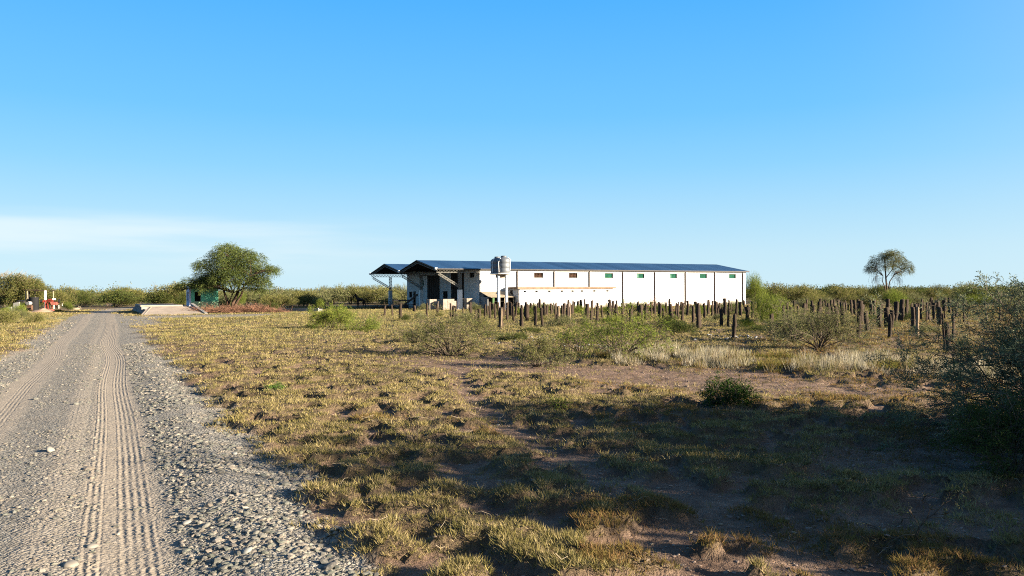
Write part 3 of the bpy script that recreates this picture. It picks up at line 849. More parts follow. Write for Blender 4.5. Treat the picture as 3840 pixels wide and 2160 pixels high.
def wall_panel(name, ax, length, height, holes, mat, parent, thick=0.2, off=0.0, flip=1):
    """wall in the plane of axis ax with rectangular holes [(a0,a1,z0,z1)], depth grows inward"""
    A = sorted({0.0, length} | {h[0] for h in holes} | {h[1] for h in holes})
    Z = sorted({-0.2, height} | {h[2] for h in holes} | {h[3] for h in holes})
    m_ = MB()
    def P(a, d_, z): return (a, d_ + off, z) if ax == 0 else (d_ + off, a, z)
    for i in range(len(A) - 1):
        for j in range(len(Z) - 1):
            ca, cz = (A[i] + A[i + 1]) / 2, (Z[j] + Z[j + 1]) / 2
            if any(h[0] < ca < h[1] and h[2] < cz < h[3] for h in holes): continue
            for d_ in (0.0, thick):
                m_.add([P(A[i], d_, Z[j]), P(A[i + 1], d_, Z[j]), P(A[i + 1], d_, Z[j + 1]), P(A[i], d_, Z[j + 1])], [[0, 1, 2, 3]])
    for h in list(holes) + [(0.0, length, -0.2, height)]:
        for (a, z, b, y_) in ((h[0], h[2], h[1], h[2]), (h[1], h[2], h[1], h[3]), (h[1], h[3], h[0], h[3]), (h[0], h[3], h[0], h[2])):
            m_.add([P(a, 0, z), P(b, 0, y_), P(b, thick, y_), P(a, thick, z)], [[0, 1, 2, 3]])
    return m_.build(name, mat, parent)
wins = []
for sx in (2020, 2150, 2284, 2402, 2525, 2638, 2747):
    l = l_of(sx); wins.append((l - 0.53, l + 0.53, 3.12, 3.66))
wall_panel('long_wall', 0, LEN, EAVE - 0.06, wins, M['wall_x'], wh)
fr = []
def fhole(x0, x1, y0, y1):
    a, b = w_of(x0), w_of(x1); ym = WC[1] + EY[1] * (a + b) / 2
    return (min(a, b), max(a, b), max(-0.1, z_at(x0, y1, ym)), z_at(x0, y0, ym))
hA = fhole(1602, 1643.7, 1034, 1300); hB = fhole(1690.8, 1740.6, 1021.5, 1300)
hW = fhole(1761, 1777.8, 1020.6, 1041); hS = fhole(1660, 1678, 1091.4, 1120)
hL = fhole(1534, 1545, 1093.8, 1116); hD = fhole(1547, 1559.8, 1092.7, 1300)
fr = [hA, hB, hW, hS, hL, hD]
wall_panel('end_wall', 1, WID, EAVE - 0.1, [h for h in fr], M['wall_y'], wh)
for k in range(2):           # gable triangles above the end walls
    for l0 in (0.0, LEN - 0.2):
        m_ = MB(); m_.prism([(k * WID / 2 + (0.0 if k == 0 else 0.02), EAVE - 0.1), (k * WID / 2 + WID / 4, RIDGE - 0.09), ((k + 1) * WID / 2 - 0.02, EAVE - 0.1)], l0 + 0.002, l0 + 0.198, 0); m_.build('gable', M['wall_y'], wh)
m_ = MB(); m_.box((LEN - 0.2, 0.21, -0.2), (LEN, WID, EAVE - 0.1)); m_.box((0.21, WID - 0.2, -0.2), (LEN - 0.21, WID, EAVE - 0.1))
m_.build('rear_wall', M['wall_y'], wh)
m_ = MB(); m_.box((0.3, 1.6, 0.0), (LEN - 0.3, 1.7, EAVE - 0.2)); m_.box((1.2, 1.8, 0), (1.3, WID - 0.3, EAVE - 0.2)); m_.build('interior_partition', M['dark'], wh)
# pilasters (dark strips paint the shade of their left faces as seams)
for k in range(9):
    m_ = MB(); z0 = 2.16 if 1 <= k <= 2 else -0.2
    m_.box((k * BAY - 0.0 if k == 0 else k * BAY - 0.11, -0.10, z0), (k * BAY + 0.22 if k == 0 else k * BAY + 0.11, -0.002, EAVE - 0.12))
    if k: m_.build('pilaster', M['wall_x'], wh)
    m2 = MB(); m2.box((k * BAY - 0.195, -0.085, z0), (k * BAY - 0.113, -0.003, EAVE - 0.15))  # dark strip, the pilaster's side shade put into colour
    if k: m2.build('seam_shade', M['under'], wh)
m_ = MB(); m_.box((0.0, -0.06, EAVE - 0.28), (LEN, -0.103 + 0.1, EAVE - 0.10)); m_.build('ring_beam', M['white'], wh)
for i, h in enumerate(wins):
    m_ = MB()
    for a, b in (((h[0], 0.10, h[2]), (h[1], 0.15, h[2] + 0.05)), ((h[0], 0.10, h[3] - 0.05), (h[1], 0.15, h[3])), ((h[0], 0.10, h[2] + 0.05), (h[0] + 0.05, 0.15, h[3] - 0.05)), ((h[1] - 0.05, 0.10, h[2] + 0.05), (h[1], 0.15, h[3] - 0.05))):
        m_.box(a, b)
    w_ = m_.build('window_frame', M['steel_dark'] if i < 2 else M['greenpaint'], wh)
    if i < 2:
        m_ = MB()
        for q in range(3): m_.box((h[0] + 0.05, 0.11, h[2] + 0.12 + q * 0.13), (h[1] - 0.05, 0.13, h[2] + 0.15 + q * 0.13))
        for q in range(5): m_.box((h[0] + 0.14 + q * 0.17, 0.085, h[2] + 0.05), (h[0] + 0.16 + q * 0.17, 0.105, h[3] - 0.05))
        m_.build('bars', M['rust'], w_)
    else:
        m_ = MB(); m_.box((h[0] + 0.05, 0.12, h[2] + 0.05), (h[1] - 0.05, 0.13, h[3] - 0.05)); m_.build('pane', M['glassgreen'], w_)
        if i in (3, 4):
            m_ = MB(); m_.box((h[0] + 0.06, 0.105, h[2] + 0.07), (h[0] + 0.34, 0.118, h[3] - 0.10)); m_.build('shutter', M['palegl'], w_)
# end wall doors and windows
for h in (hA, hB):
    m_ = MB(); m_.box((0.06, h[0], 0.0), (0.11, h[1], h[3]))
    nseg = 6
    for q in range(nseg + 1):
        a = h[0] + (h[1] - h[0]) * q / nseg; m_.box((0.03, a - 0.02, 0.0), (0.058, a + 0.02, h[3] - 0.01))
    dd_ = m_.build('sliding_door', M['brown_door'], wh)
    m_ = MB(); m_.box((-0.07, h[0] - 0.3, h[3] + 0.02), (-0.01, h[1] + (h[1] - h[0]) * 0.9, h[3] + 0.09)); m_.build('door_rail', M['steel_dark'], dd_)
for h in (hW, hS, hL):
    m_ = MB()
    m_.box((0.08, h[0], h[2]), (0.13, h[0] + 0.07, h[3])); m_.box((0.08, h[1] - 0.07, h[2]), (0.13, h[1], h[3]))
    m_.box((0.08, h[0] + 0.07, h[3] - 0.07), (0.13, h[1] - 0.07, h[3])); m_.box((0.08, h[0] + 0.07, h[2]), (0.13, h[1] - 0.07, h[2] + 0.07))
    m_.box((0.085, (h[0] + h[1]) / 2 - 0.03, h[2] + 0.07), (0.12, (h[0] + h[1]) / 2 + 0.03, h[3] - 0.07))
    w_ = m_.build('window_frame', M['steel_dark'], wh)
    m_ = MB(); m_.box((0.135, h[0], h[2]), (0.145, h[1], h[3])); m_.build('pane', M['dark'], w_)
m_ = MB(); m_.box((0.06, hD[0], 0), (0.10, hD[1] * 0.45 + hD[0] * 0.55, hD[3])); m_.build('door', M['steel_dark'], wh)
# roofs
sl = (RIDGE - EAVE) / HALF
for k in range(2):
    m_ = MB()
    w0 = k * WID / 2; w1 = w0 + WID / 4; w2 = w0 + WID / 2
    oh = 0.28 if k == 0 else 0.0; oh2 = 0.28 if k == 1 else 0.0
    T_ = 0.05; x0, x1 = -4.65, LEN + 0.35
    pts = [(w0 - oh, EAVE - oh * sl), (w1, RIDGE), (w2 + oh2, EAVE - oh2 * sl), (w2 + oh2, EAVE - oh2 * sl - T_), (w1, RIDGE - T_), (w0 - oh, EAVE - oh * sl - T_)]
    V = [(x0, p[0], p[1]) for p in pts] + [(x1, p[0], p[1]) for p in pts]
    m_.add(V, [[0, 1, 7, 6], [1, 2, 8, 7], [2, 3, 9, 8], [5, 11, 10, 4], [4, 10, 9, 3], [0, 6, 11, 5], [0, 5, 4, 1], [1, 4, 3, 2], [6, 7, 10, 11], [7, 8, 9, 10]])
    rf = m_.build('roof', M['roof_skytint'], wh)
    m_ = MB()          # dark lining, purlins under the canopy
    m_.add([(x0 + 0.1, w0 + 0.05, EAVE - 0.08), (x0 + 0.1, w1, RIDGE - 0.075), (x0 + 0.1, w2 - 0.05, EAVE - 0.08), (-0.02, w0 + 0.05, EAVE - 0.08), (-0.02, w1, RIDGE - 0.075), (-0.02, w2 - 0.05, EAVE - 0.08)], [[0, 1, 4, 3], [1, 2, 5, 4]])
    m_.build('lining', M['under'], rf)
    m_ = MB()
    for q in range(1, 8):
        for sgn in (-1, 1):
            ww = w1 + sgn * (WID / 4) * q / 8; zz = RIDGE - 0.10 - (RIDGE - EAVE) * q / 8
            m_.box((x0 + 0.15, ww - 0.03, zz - 0.10), (-0.05, ww + 0.03, zz))
    m_.build('purlins', M['steel_dark'], rf)
    def lat(a, b, hgt, m__, n=10, w=0.035, side=(0, 0, -1)):
        a = np.array(a, float); b = np.array(b, float); s_ = np.array(side, float) * hgt
        m__.bar(a, b, w); m__.bar(a + s_, b + s_, w)
        for i in range(n):
            p = a + (b - a) * i / n; q_ = a + (b - a) * (i + 1) / n; md = (p + q_) / 2
            m__.bar(p, md + s_, w * 0.7); m__.bar(md + s_, q_, w * 0.7)
    m_ = MB()         # edge truss that follows the gable
    lat((x0 + 0.12, w0, EAVE - 0.12), (x0 + 0.12, w1, RIDGE - 0.12), 0.2, m_, 12); lat((x0 + 0.12, w1, RIDGE - 0.12), (x0 + 0.12, w2, EAVE - 0.12), 0.2, m_, 12)
    m_.build('gable_truss', M['steel_lattice'], wh)
    m_ = MB(); m_.tube([(x0 + 0.02, w0 + 0.08, EAVE - 0.02), (x0 + 0.02, w1, RIDGE - 0.01), (x0 + 0.02, w2 - 0.05, EAVE - 0.02)], 0.035, 4); m_.build('verge_trim', M['steel_dark'], wh)
# fascia board between the eaves truss and roof on gable front (shaded plate)
m_ = MB(); m_.box((x0, -0.30, EAVE - 0.17), (x1, -0.24, EAVE - 0.06)); m_.build('eaves_gutter', M['steel_dark'], wh)
for k, w0 in enumerate((0.0, WID / 2, WID)):
    m_ = MB(); m_.lathe([(0.0, -0.14), (0.12, -0.11), (0.16, 0.0), (0.12, 0.11), (0.0, 0.14)], (x0 - 0.02, w0 - (0.15 if k == 0 else 0), EAVE - 0.08), 10); m_.build('gutter_end', M['white'], wh, smooth=True)
    m_ = MB(); lat((x0 + 0.1, w0 - 0.12, EAVE - 0.18), (-0.05, w0 - 0.12, EAVE - 0.18), 0.27, m_, 13); lat((x0 + 0.1, w0 + 0.08, EAVE - 0.18), (-0.05, w0 + 0.08, EAVE - 0.18), 0.27, m_, 13)
    m_.build('canopy_beam', M['steel_lattice'], wh)
    m_ = MB()
    for dy in (-0.1, 0.08):
        lat((-2.02, w0 + dy, 2.25), (x0 + 0.35, w0 + dy, EAVE - 0.48), 0.2, m_, 9, side=(-0.45, 0, -0.85))
    m_.build('brace', M['steel_lattice'], wh)
    m_ = MB()
    for dy in (-0.13, 0.11):
        lat((-2.0, w0 + dy, 1.93), (-2.0, w0 + dy, EAVE - 0.46), 0.26, m_, 9, side=(-1, 0, 0))
    for i in range(9):
        z = 1.95 + i * 0.18; m_.bar((-2.0, w0 - 0.13, z), (-2.0, w0 + 0.11, z + 0.12), 0.025); m_.bar((-2.26, w0 - 0.13, z), (-2.26, w0 + 0.11, z + 0.12), 0.025)
    lp = m_.build('lattice_column', M['steel_lattice'], wh)
    m_ = MB(); m_.box((-2.33, w0 - 0.19, -0.2), (-1.93, w0 + 0.18, 1.93)); m_.box((-2.38, w0 - 0.24, -0.2), (-1.88, w0 + 0.23, 0.12)); m_.build('pillar', M['white'] if k < 2 else M['wall_x'], wh)
m_ = MB(); m_.tube([(-0.09, WID / 2 - 0.12, -0.1), (-0.09, WID / 2 - 0.12, 3.7)], 0.06, 8); m_.tube([(-0.09, WID / 2 + 0.12, -0.1), (-0.09, WID / 2 + 0.12, 3.7)], 0.05, 8); m_.build('downpipe', M['steel_dark'], wh)
m_ = MB(); m_.box((-0.9, WID / 2 - 4.2, 3.5), (-0.02, WID / 2 + 2.4, 3.56)) if False else m_.box((-4.2, -0.4, -0.15), (-0.02, WID + 0.3, 0.06)); m_.build('canopy_slab', M['conc_grey'], wh)
m_ = MB(); m_.box((-0.06, 0.0, EAVE - 0.16), (-0.005, WID, EAVE - 0.02)); m_.build('end_beam', M['conc_grey'], wh)
# high small window between braces (white framed, on second nave)
q = w_of(1587); m_ = MB(); m_.box((-0.06, q - 0.2, 2.5), (-0.005, q + 0.2, 3.1)); m_.build('high_window', M['palegl'], wh)

# ------------------------------------------------------------ annexe (low block of rooms)
A0 = 0.694 * BAY; A1 = 3.264 * BAY; AP = 2.6
ax_ = empty('annexe', tuple(wloc(A0, -AP)), WA)
tag(ax_, 'low flat-roofed white annexe with small vents standing against the warehouse wall', 'building')
AL = A1 - A0
vents = []
for sx in (1968, 2012, 2060, 2107, 2147, 2182, 2229, 2278):
    l = l_of(sx, -AP) - A0; vents.append((l - 0.15, l + 0.15, 1.66, 1.82))
wall_panel('front_wall', 0, AL, 1.97, vents, M['wall_x'], ax_, thick=0.14)
for v in vents:
    m_ = MB(); m_.box((v[0] - 0.02, 0.145, v[2] - 0.02), (v[1] + 0.02, 0.16, v[3] + 0.02)); m_.build('vent', M['dark'], ax_)
dh = (1.1, 1.75, -0.1, 1.85)
wall_panel('side_wall', 1, AP - 0.01, 1.97, [(1.25, 1.95, -0.1, 1.86)], M['wall_y'], ax_, thick=0.14, off=0.0)
m_ = MB(); m_.box((0.10, 1.25, 0), (0.135, 1.95, 1.86)); m_.build('door', M['steel_dark'], ax_)
m_ = MB(); m_.box((AL - 0.14, 0.142, -0.1), (AL, AP - 0.01, 1.97)); m_.build('end_wall', M['wall_y'], ax_)
m_ = MB(); m_.box((-0.18, -0.18, 1.973), (AL + 0.25, AP - 0.105, 2.15)); m_.box((-0.1, -0.1, 2.151), (AL + 0.15, AP - 0.12, 2.17)); m_.build('roof', plain('stained_roof_slab', (0.30, 0.21, 0.15), 0.9, scale=2.5, var=0.3, bump=0.3), ax_)

# ------------------------------------------------------------ lean-to shed
ln_ = empty('lean_to_shed', tuple(wloc(0.12, -2.0)), WA)
tag(ln_, 'open lean-to with sloping roof and green post between warehouse corner and annexe', 'shed')
m_ = MB(); m_.add([(-0.15, -0.2, 1.22), (2.75, -0.2, 1.22), (2.75, 1.88, 1.75), (-0.15, 1.88, 1.75), (-0.15, -0.2, 1.17), (2.75, -0.2, 1.17), (2.75, 1.88, 1.70), (-0.15, 1.88, 1.70)],
                  [[0, 1, 2, 3], [4, 7, 6, 5], [0, 4, 5, 1], [1, 5, 6, 2], [2, 6, 7, 3], [3, 7, 4, 0]]); m_.build('roof', M['timber'], ln_)
m_ = MB(); m_.box((0.3, -0.1, -0.1), (0.5, 0.1, 1.2)); m_.build('post', M['greenpaint'], ln_)
for x_ in (1.6, 2.55):
    m_ = MB(); m_.box((x_, -0.05, -0.1), (x_ + 0.07, 0.01, 1.2)); m_.build('post', M['timber'], ln_)
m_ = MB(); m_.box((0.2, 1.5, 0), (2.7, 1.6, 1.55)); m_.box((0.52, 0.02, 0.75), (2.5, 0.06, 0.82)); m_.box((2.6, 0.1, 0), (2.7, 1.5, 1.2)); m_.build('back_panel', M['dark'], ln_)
m_ = MB(); m_.box((-0.1, 0.2, -0.1), (-0.02, 1.85, 1.2)); m_.build('side_panel', M['conc_grey'], ln_)

# ------------------------------------------------------------ water tower
tw = empty('water_tower', (-0.98, 74.6, 0), R(10))
tag(tw, 'white columned stand that carries the two grey water tanks', 'water tower')
m_ = MB(); m_.lathe([(0, 3.36), (1.12, 3.38), (1.20, 3.42), (1.20, 3.50), (0, 3.50)], k=28); m_.build('platform', M['white'], tw)
for cx, cy in ((0.32, -0.75), (-0.36, 0.45), (0.40, 0.55), (-0.42, -0.6)):
    m_ = MB(); m_.tube([(cx, cy, -0.1), (cx, cy, 3.37)], 0.14, 14); 
    if (cx, cy) in ((0.32, -0.75), (-0.42, -0.6)): m_.build('column', M['white'], tw, smooth=False)
m_ = MB(); m_.box((-0.6, -0.1, 3.05), (0.6, 0.1, 3.355)); m_.build('cross_beam', M['conc'], tw)
prof = [(0.0, 0.0), (0.62, 0.0), (0.655, 0.04), (0.655, 0.42), (0.64, 0.44), (0.655, 0.46), (0.655, 0.88), (0.64, 0.90), (0.655, 0.92), (0.655, 1.24), (0.62, 1.33), (0.50, 1.42), (0.30, 1.50), (0.27, 1.52), (0.27, 1.60), (0.22, 1.64), (0.0, 1.66)]
for (x, y, lab, s) in ((-0.78, 74.25, 'grey ribbed water tank on the right front of the white stand', 1.0), (-1.42, 74.95, 'second grey water tank, half hidden behind and left of the front one', 0.97)):
    t_ = empty('water_tank', (x, y, 3.502)); tag(t_, lab, 'water tank', 'water tanks on the stand'); t_.scale = (s, s, s)
    m_ = MB(); m_.lathe(prof, k=32); m_.build('tank_body', M['tank'], t_, smooth=True)
    m_ = MB(); m_.lathe([(0.0, 1.68), (0.20, 1.67), (0.285, 1.64), (0.285, 1.60)], k=24); m_.build('lid', M['tank'], t_)
    m_ = MB(); m_.tube([(-0.45, -0.60, 0.08), (-0.50, -0.55, 1.0), (-0.30, -0.45, 1.44)], 0.03, 6); m_.tube([(0.62, -0.32, 0.3), (0.66, -0.25, 1.3), (0.42, -0.2, 1.47)], 0.025, 6); m_.build('pipe', M['white'], t_)

# ------------------------------------------------------------ pallets of blocks
for (sx, d_, w_, h_, lab) in ((1617, 74.6, 0.72, 1.03, 'narrow stack of concrete blocks, leftmost under the canopy'), (1645, 76.5, 0.55, 1.0, 'block stack half hidden behind the narrow left stack'),
                              (1679, 74.3, 1.36, 1.04, 'wide stack of concrete blocks left of the white canopy pillar'), (1749, 76.0, 0.85, 1.08, 'stack of concrete blocks right of the white canopy pillar')):
    p = at(sx, d_); e_ = empty('block_stack', tuple(p), WA); tag(e_, lab, 'block stack', 'stacks of concrete blocks under the canopy')
    m_ = MB(); nr = 5; bh = (h_ - 0.12) / nr; rg = random.Random(int(sx))
    for r_ in range(nr):
        bw = 0.4 if w_ > 1 else 0.36; nn = max(2, round(w_ / bw)); bw = w_ / nn
        for c_ in range(nn):
            for dpt in range(2):
                if r_ == nr - 1 and rg.random() < 0.12: continue
                j = rg.uniform(-0.012, 0.012); sh = (bw / 2 if r_ % 2 and c_ < nn - 1 else 0) * 0
                x0_ = -w_ / 2 + c_ * bw + sh + 0.008; y0_ = -0.5 + dpt * 0.5 + j
                m_.box((x0_, y0_, 0.12 + r_ * bh + 0.006), (x0_ + bw - 0.016, y0_ + 0.47, 0.12 + (r_ + 1) * bh))
                if rg.random() < 0.3:
                    pass
    m_.build('blocks', M['blocks'], e_)
    m_ = MB()
    for q in range(3): m_.box((-w_ / 2, -0.48 + q * 0.42, 0.0), (w_ / 2, -0.38 + q * 0.42, 0.09))
    m_.box((-w_ / 2, -0.5, 0.091), (w_ / 2, 0.5, 0.12)); m_.build('pallet', M['timber'], e_)

# ------------------------------------------------------------ conveyor (dark machine left of the wall)
cv = empty('loading_conveyor', tuple(at(1520, 80)), R(8))
tag(cv, 'dark inclined loading conveyor with a railed bed beside the far canopy pillar', 'conveyor')
m_ = MB(); M4 = Matrix.Translation((0.45, 0, 0.85)) @ Matrix.Rotation(R(-38), 4, 'Y'); m_.box((-1.05, -0.28, -0.09), (1.05, 0.28, 0.09), M4); m_.build('chute', M['steel_dark'], cv)
m_ = MB(); m_.box((-1.25, -0.3, 0.82), (0.7, -0.22, 0.95)); m_.box((-1.25, 0.22, 0.82), (0.7, 0.3, 0.95)); m_.box((-1.2, -0.28, 0.42), (0.9, -0.24, 0.46)); m_.box((-1.2, 0.24, 0.42), (0.9, 0.28, 0.46)); m_.build('frame', M['steel_dark'], cv)
for x_ in (-1.2, -0.55, 0.3, 0.85):
    m_ = MB(); m_.box((x_ - 0.03, -0.27, 0), (x_ + 0.03, -0.21, 0.82)); m_.box((x_ - 0.03, 0.21, 0), (x_ + 0.03, 0.27, 0.82)); m_.build('leg', M['steel_dark'], cv)
for sgn in (-1, 1):
    m_ = MB(); m_.tube([(0.1, sgn * 0.36 - 0.05, 0.24), (0.1, sgn * 0.36 + 0.05, 0.24)], 0.24, 14); m_.build('wheel', M['rubber'], cv)

# ------------------------------------------------------------ weighbridge
WBN = np.array([-29.3, 61.0, 0.0]); WBR = math.atan2(0.478, 0.877)
wb = empty('weighbridge', tuple(WBN), WBR)
tag(wb, 'raised concrete weighbridge with a sloping ramp and low kerbs beside the gravel road', 'weighbridge')
m_ = MB()
m_.add([(0.0, 0, -0.1), (4.95, 0, -0.1), (0, 0, 0.03), (4.95, 0, 0.03), (0.85, 5.0, -0.1), (4.4, 5.0, -0.1), (0.85, 5.0, 0.58), (4.4, 5.0, 0.58)],
       [[0, 1, 3, 2], [2, 3, 7, 6], [0, 2, 6, 4], [1, 5, 7, 3], [4, 6, 7, 5]])
m_.build('ramp', M['conc'], wb)
m_ = MB(); m_.add([(4.75, 0.1, 0.03), (4.98, 0.1, 0.03), (4.75, 0.1, 0.10), (4.98, 0.1, 0.10), (4.2, 5.2, 0.5), (4.45, 5.2, 0.5), (4.2, 5.2, 0.86), (4.45, 5.2, 0.86)], [[0, 1, 3, 2], [2, 3, 7, 6], [0, 2, 6, 4], [1, 5, 7, 3], [4, 6, 7, 5]]); m_.build('kerb', M['conc_grey'], wb)
m_ = MB(); m_.add([(0.22, 0.1, 0.03), (0.30, 0.1, 0.03), (0.22, 0.1, 0.06), (0.30, 0.1, 0.06), (1.05, 5.0, 0.5), (1.13, 5.0, 0.5), (1.05, 5.0, 0.63), (1.13, 5.0, 0.63)], [[0, 1, 3, 2], [2, 3, 7, 6], [0, 2, 6, 4], [1, 5, 7, 3], [4, 6, 7, 5]]); m_.build('kerb', M['conc'], wb)
m_ = MB(); m_.box((0.35, 5.6, -0.1), (4.3, 15.5, 0.60)); m_.build('pit_wall', M['conc_grey'], wb)
m_ = MB(); m_.box((0.28, 5.55, 0.604), (3.6, 15.4, 0.72)); m_.build('deck', M['conc'], wb)
m_ = MB(); m_.add([(0.35, 15.52, -0.1), (4.3, 15.52, -0.1), (0.35, 15.52, 0.60), (4.3, 15.52, 0.60), (0.2, 20, -0.1), (4.5, 20, -0.1), (0.2, 20, 0.03), (4.5, 20, 0.03)], [[0, 2, 3, 1], [2, 6, 7, 3], [0, 4, 6, 2], [1, 3, 7, 5], [4, 5, 7, 6]]); m_.build('ramp', M['conc_grey'], wb)

# ------------------------------------------------------------ green hut
hp = WBN + np.array([math.cos(WBR), math.sin(WBR), 0]) * 4.45 + np.array([-math.sin(WBR), math.cos(WBR), 0]) * 7.1
hut = empty('control_hut', tuple(hp), WBR)
tag(hut, 'small green and pale blue block hut with a dark square window under the big tree', 'hut')
wall_panel('front_wall', 0, 2.3, 2.45, [(0.30, 0.80, 1.02, 1.85)], M['green'], hut, thick=0.15)
m_ = MB(); m_.box((0.0, -0.014, -0.1), (2.3, -0.003, 0.98)); m_.build('dado', M['palegreen'], hut)
m_ = MB(); m_.box((0.30, 0.155, 1.02), (0.80, 0.165, 1.85)); w_ = m_.build('window', M['dark'], hut)
m_ = MB(); m_.box((0.26, -0.03, 0.99), (0.84, -0.016, 1.02)); m_.box((0.80, -0.03, 1.02), (0.83, -0.004, 1.87)); m_.build('sill', M['conc_grey'], w_)
wall_panel('side_wall', 1, 2.3, 2.45, [(0.55, 1.75, 1.0, 1.85)], M['lilac'], hut, thick=0.15, off=-0.152)
m_ = MB(); m_.box((-0.05, 0.55, 1.0), (-0.04, 1.75, 1.85)); w_ = m_.build('window', M['dark'], hut)
m_ = MB(); m_.box((-0.12, 1.1, 1.0), (-0.06, 1.2, 1.85)); m_.build('mullion', M['lilac'], w_)
m_ = MB(); m_.box((2.15, 0.152, -0.1), (2.3, 2.3, 2.45)); m_.box((0.0, 2.15, -0.1), (2.148, 2.3, 2.45)); m_.build('rear_wall', M['green'], hut)
m_ = MB(); m_.box((-0.2, -0.05, 2.452), (2.36, 2.4, 2.54)); m_.build('roof', M['conc_grey'], hut)

# ------------------------------------------------------------ trough behind the tree
m_ = MB(); c_ = at(1120, 70); WBx = 4.5
m_.box((-2.25, -0.12, -0.1), (2.25, 0.0, 0.34)); m_.box((-2.25, 0.4, -0.1), (2.25, 0.5, 0.28)); m_.box((-2.25, 0.002, -0.1), (-2.13, 0.398, 0.28)); m_.box((2.13, 0.002, -0.1), (2.25, 0.398, 0.26))
tr_ = m_.build('water_trough', M['conc_grey'], loc=tuple(c_)); tr_.rotation_euler = (0, 0, R(-24)); tag(tr_, 'long low grey concrete trough in the field between the big tree and the pony', 'trough')

# ------------------------------------------------------------ left yard: shelter, red machine
def yard(sx, d_): return at(sx, d_)
sh = empty('shelter', tuple(yard(128, 80)), R(-4))
tag(sh, 'rickety open shelter of thin posts and a beam beside the tree at the left', 'shelter')
m_ = MB(); m_.box((-1.15, -0.03, 2.10), (1.15, 0.03, 2.16), Matrix.Rotation(R(1.5), 4, 'Y')); m_.build('beam', M['timber'], sh); m_ = MB(); m_.box((-1.1, 1.6, 2.10), (1.15, 1.66, 2.16)); m_.build('beam', M['timber'], sh)
m_ = MB(); m_.add([(-1.2, -0.1, 2.2), (1.2, -0.1, 2.13), (1.2, 1.8, 2.13), (-1.2, 1.8, 2.2), (-1.2, -0.1, 2.17), (1.2, -0.1, 2.10 + 0.002), (1.2, 1.8, 2.10), (-1.2, 1.8, 2.17)], [[0, 1, 2, 3], [7, 6, 5, 4], [0, 4, 5, 1], [3, 2, 6, 7]]); m_.build('roof_sheet', M['rust'], sh)
for x_, y_ in ((-1.0, 0.1), (-0.72, 0.0), (0.98, 1.55), (-1.05, 1.6)):
    m_ = MB(); m_.tube([(x_, y_, -0.1), (x_ + 0.03, y_, 1.1), (x_, y_, 2.1)], 0.045, 6); m_.build('post', M['timber'], sh)
m_ = MB(); m_.box((-0.98, 0.3, 0), (-0.72, 0.36, 2.05)); m_.build('panel', M['steel_dark'], sh)
m_ = MB(); m_.tube([(0, 0, -0.1), (0.0, 0.0, 2.1)], 0.10, 10); o = m_.build('white_post', M['white'], loc=tuple(yard(169.5, 79.5))); tag(o, 'thick white-painted post rising behind the red machine', 'post')
m_ = MB(); m_.lathe([(0, 0), (0.40, 0), (0.42, 0.05), (0.42, 1.38), (0.40, 1.42), (0, 1.42)], k=20); o = m_.build('black_drum', M['rubber'], loc=tuple(yard(128.4, 79.6))); tag(o, 'large upright black drum standing under the shelter', 'drum')
m_ = MB(); m_.tube([(0, 0, 0.8), (0.12, 0.9, 0.82)], 0.20, 16, cap=False); m_.tube([(0.0, 0.01, 0.8), (0.12, 0.89, 0.82)], 0.155, 16, cap=True); o = m_.build('concrete_pipe', M['conc_grey'], loc=tuple(yard(103, 78.8))); tag(o, 'short pale concrete pipe with a round open end resting on a dark box', 'pipe')
o.location.z = 0.0
m_ = MB(); m_.box((-0.35, 0, 0), (0.35, 0.9, 0.6)); m_.box((-0.37, -0.02, 0.5), (0.37, 0.02 - 0.022, 0.597)); o = m_.build('dark_box', M['rust'], loc=tuple(yard(104, 78.9))); tag(o, 'dark rusty box under the pale pipe', 'box')
m_ = MB(); m_.prism([(-0.35, 0), (0.35, 0), (0.35, 0.95), (-0.2, 0.85)], 0, 0.12, 1); o = m_.build('leaning_slab', M['conc_grey'], loc=tuple(yard(58, 78))); tag(o, 'upright grey concrete panel leaning left of the shelter', 'panel')
m_ = MB(); m_.prism([(-0.25, 0), (0.22, 0), (0.25, 0.5), (-0.2, 0.42)], 0, 0.12, 1); o = m_.build('broken_slab', M['conc_grey'], loc=tuple(yard(33, 76))); tag(o, 'smaller broken concrete panel at the far left under the tree', 'panel')
m_ = MB(); m_.box((-0.35, 0, 0.0), (0.35, 0.7, 1.05)); m_.add([(-0.37, -0.05, 1.052), (0.37, -0.05, 1.052), (0.37, 0.75, 1.12), (-0.37, 0.75, 1.12)], [[0, 1, 2, 3]]); o = m_.build('dark_cabinet', M['steel_dark'], loc=tuple(yard(75, 79))); tag(o, 'dark metal cabinet between the concrete panel and the shelter', 'cabinet')

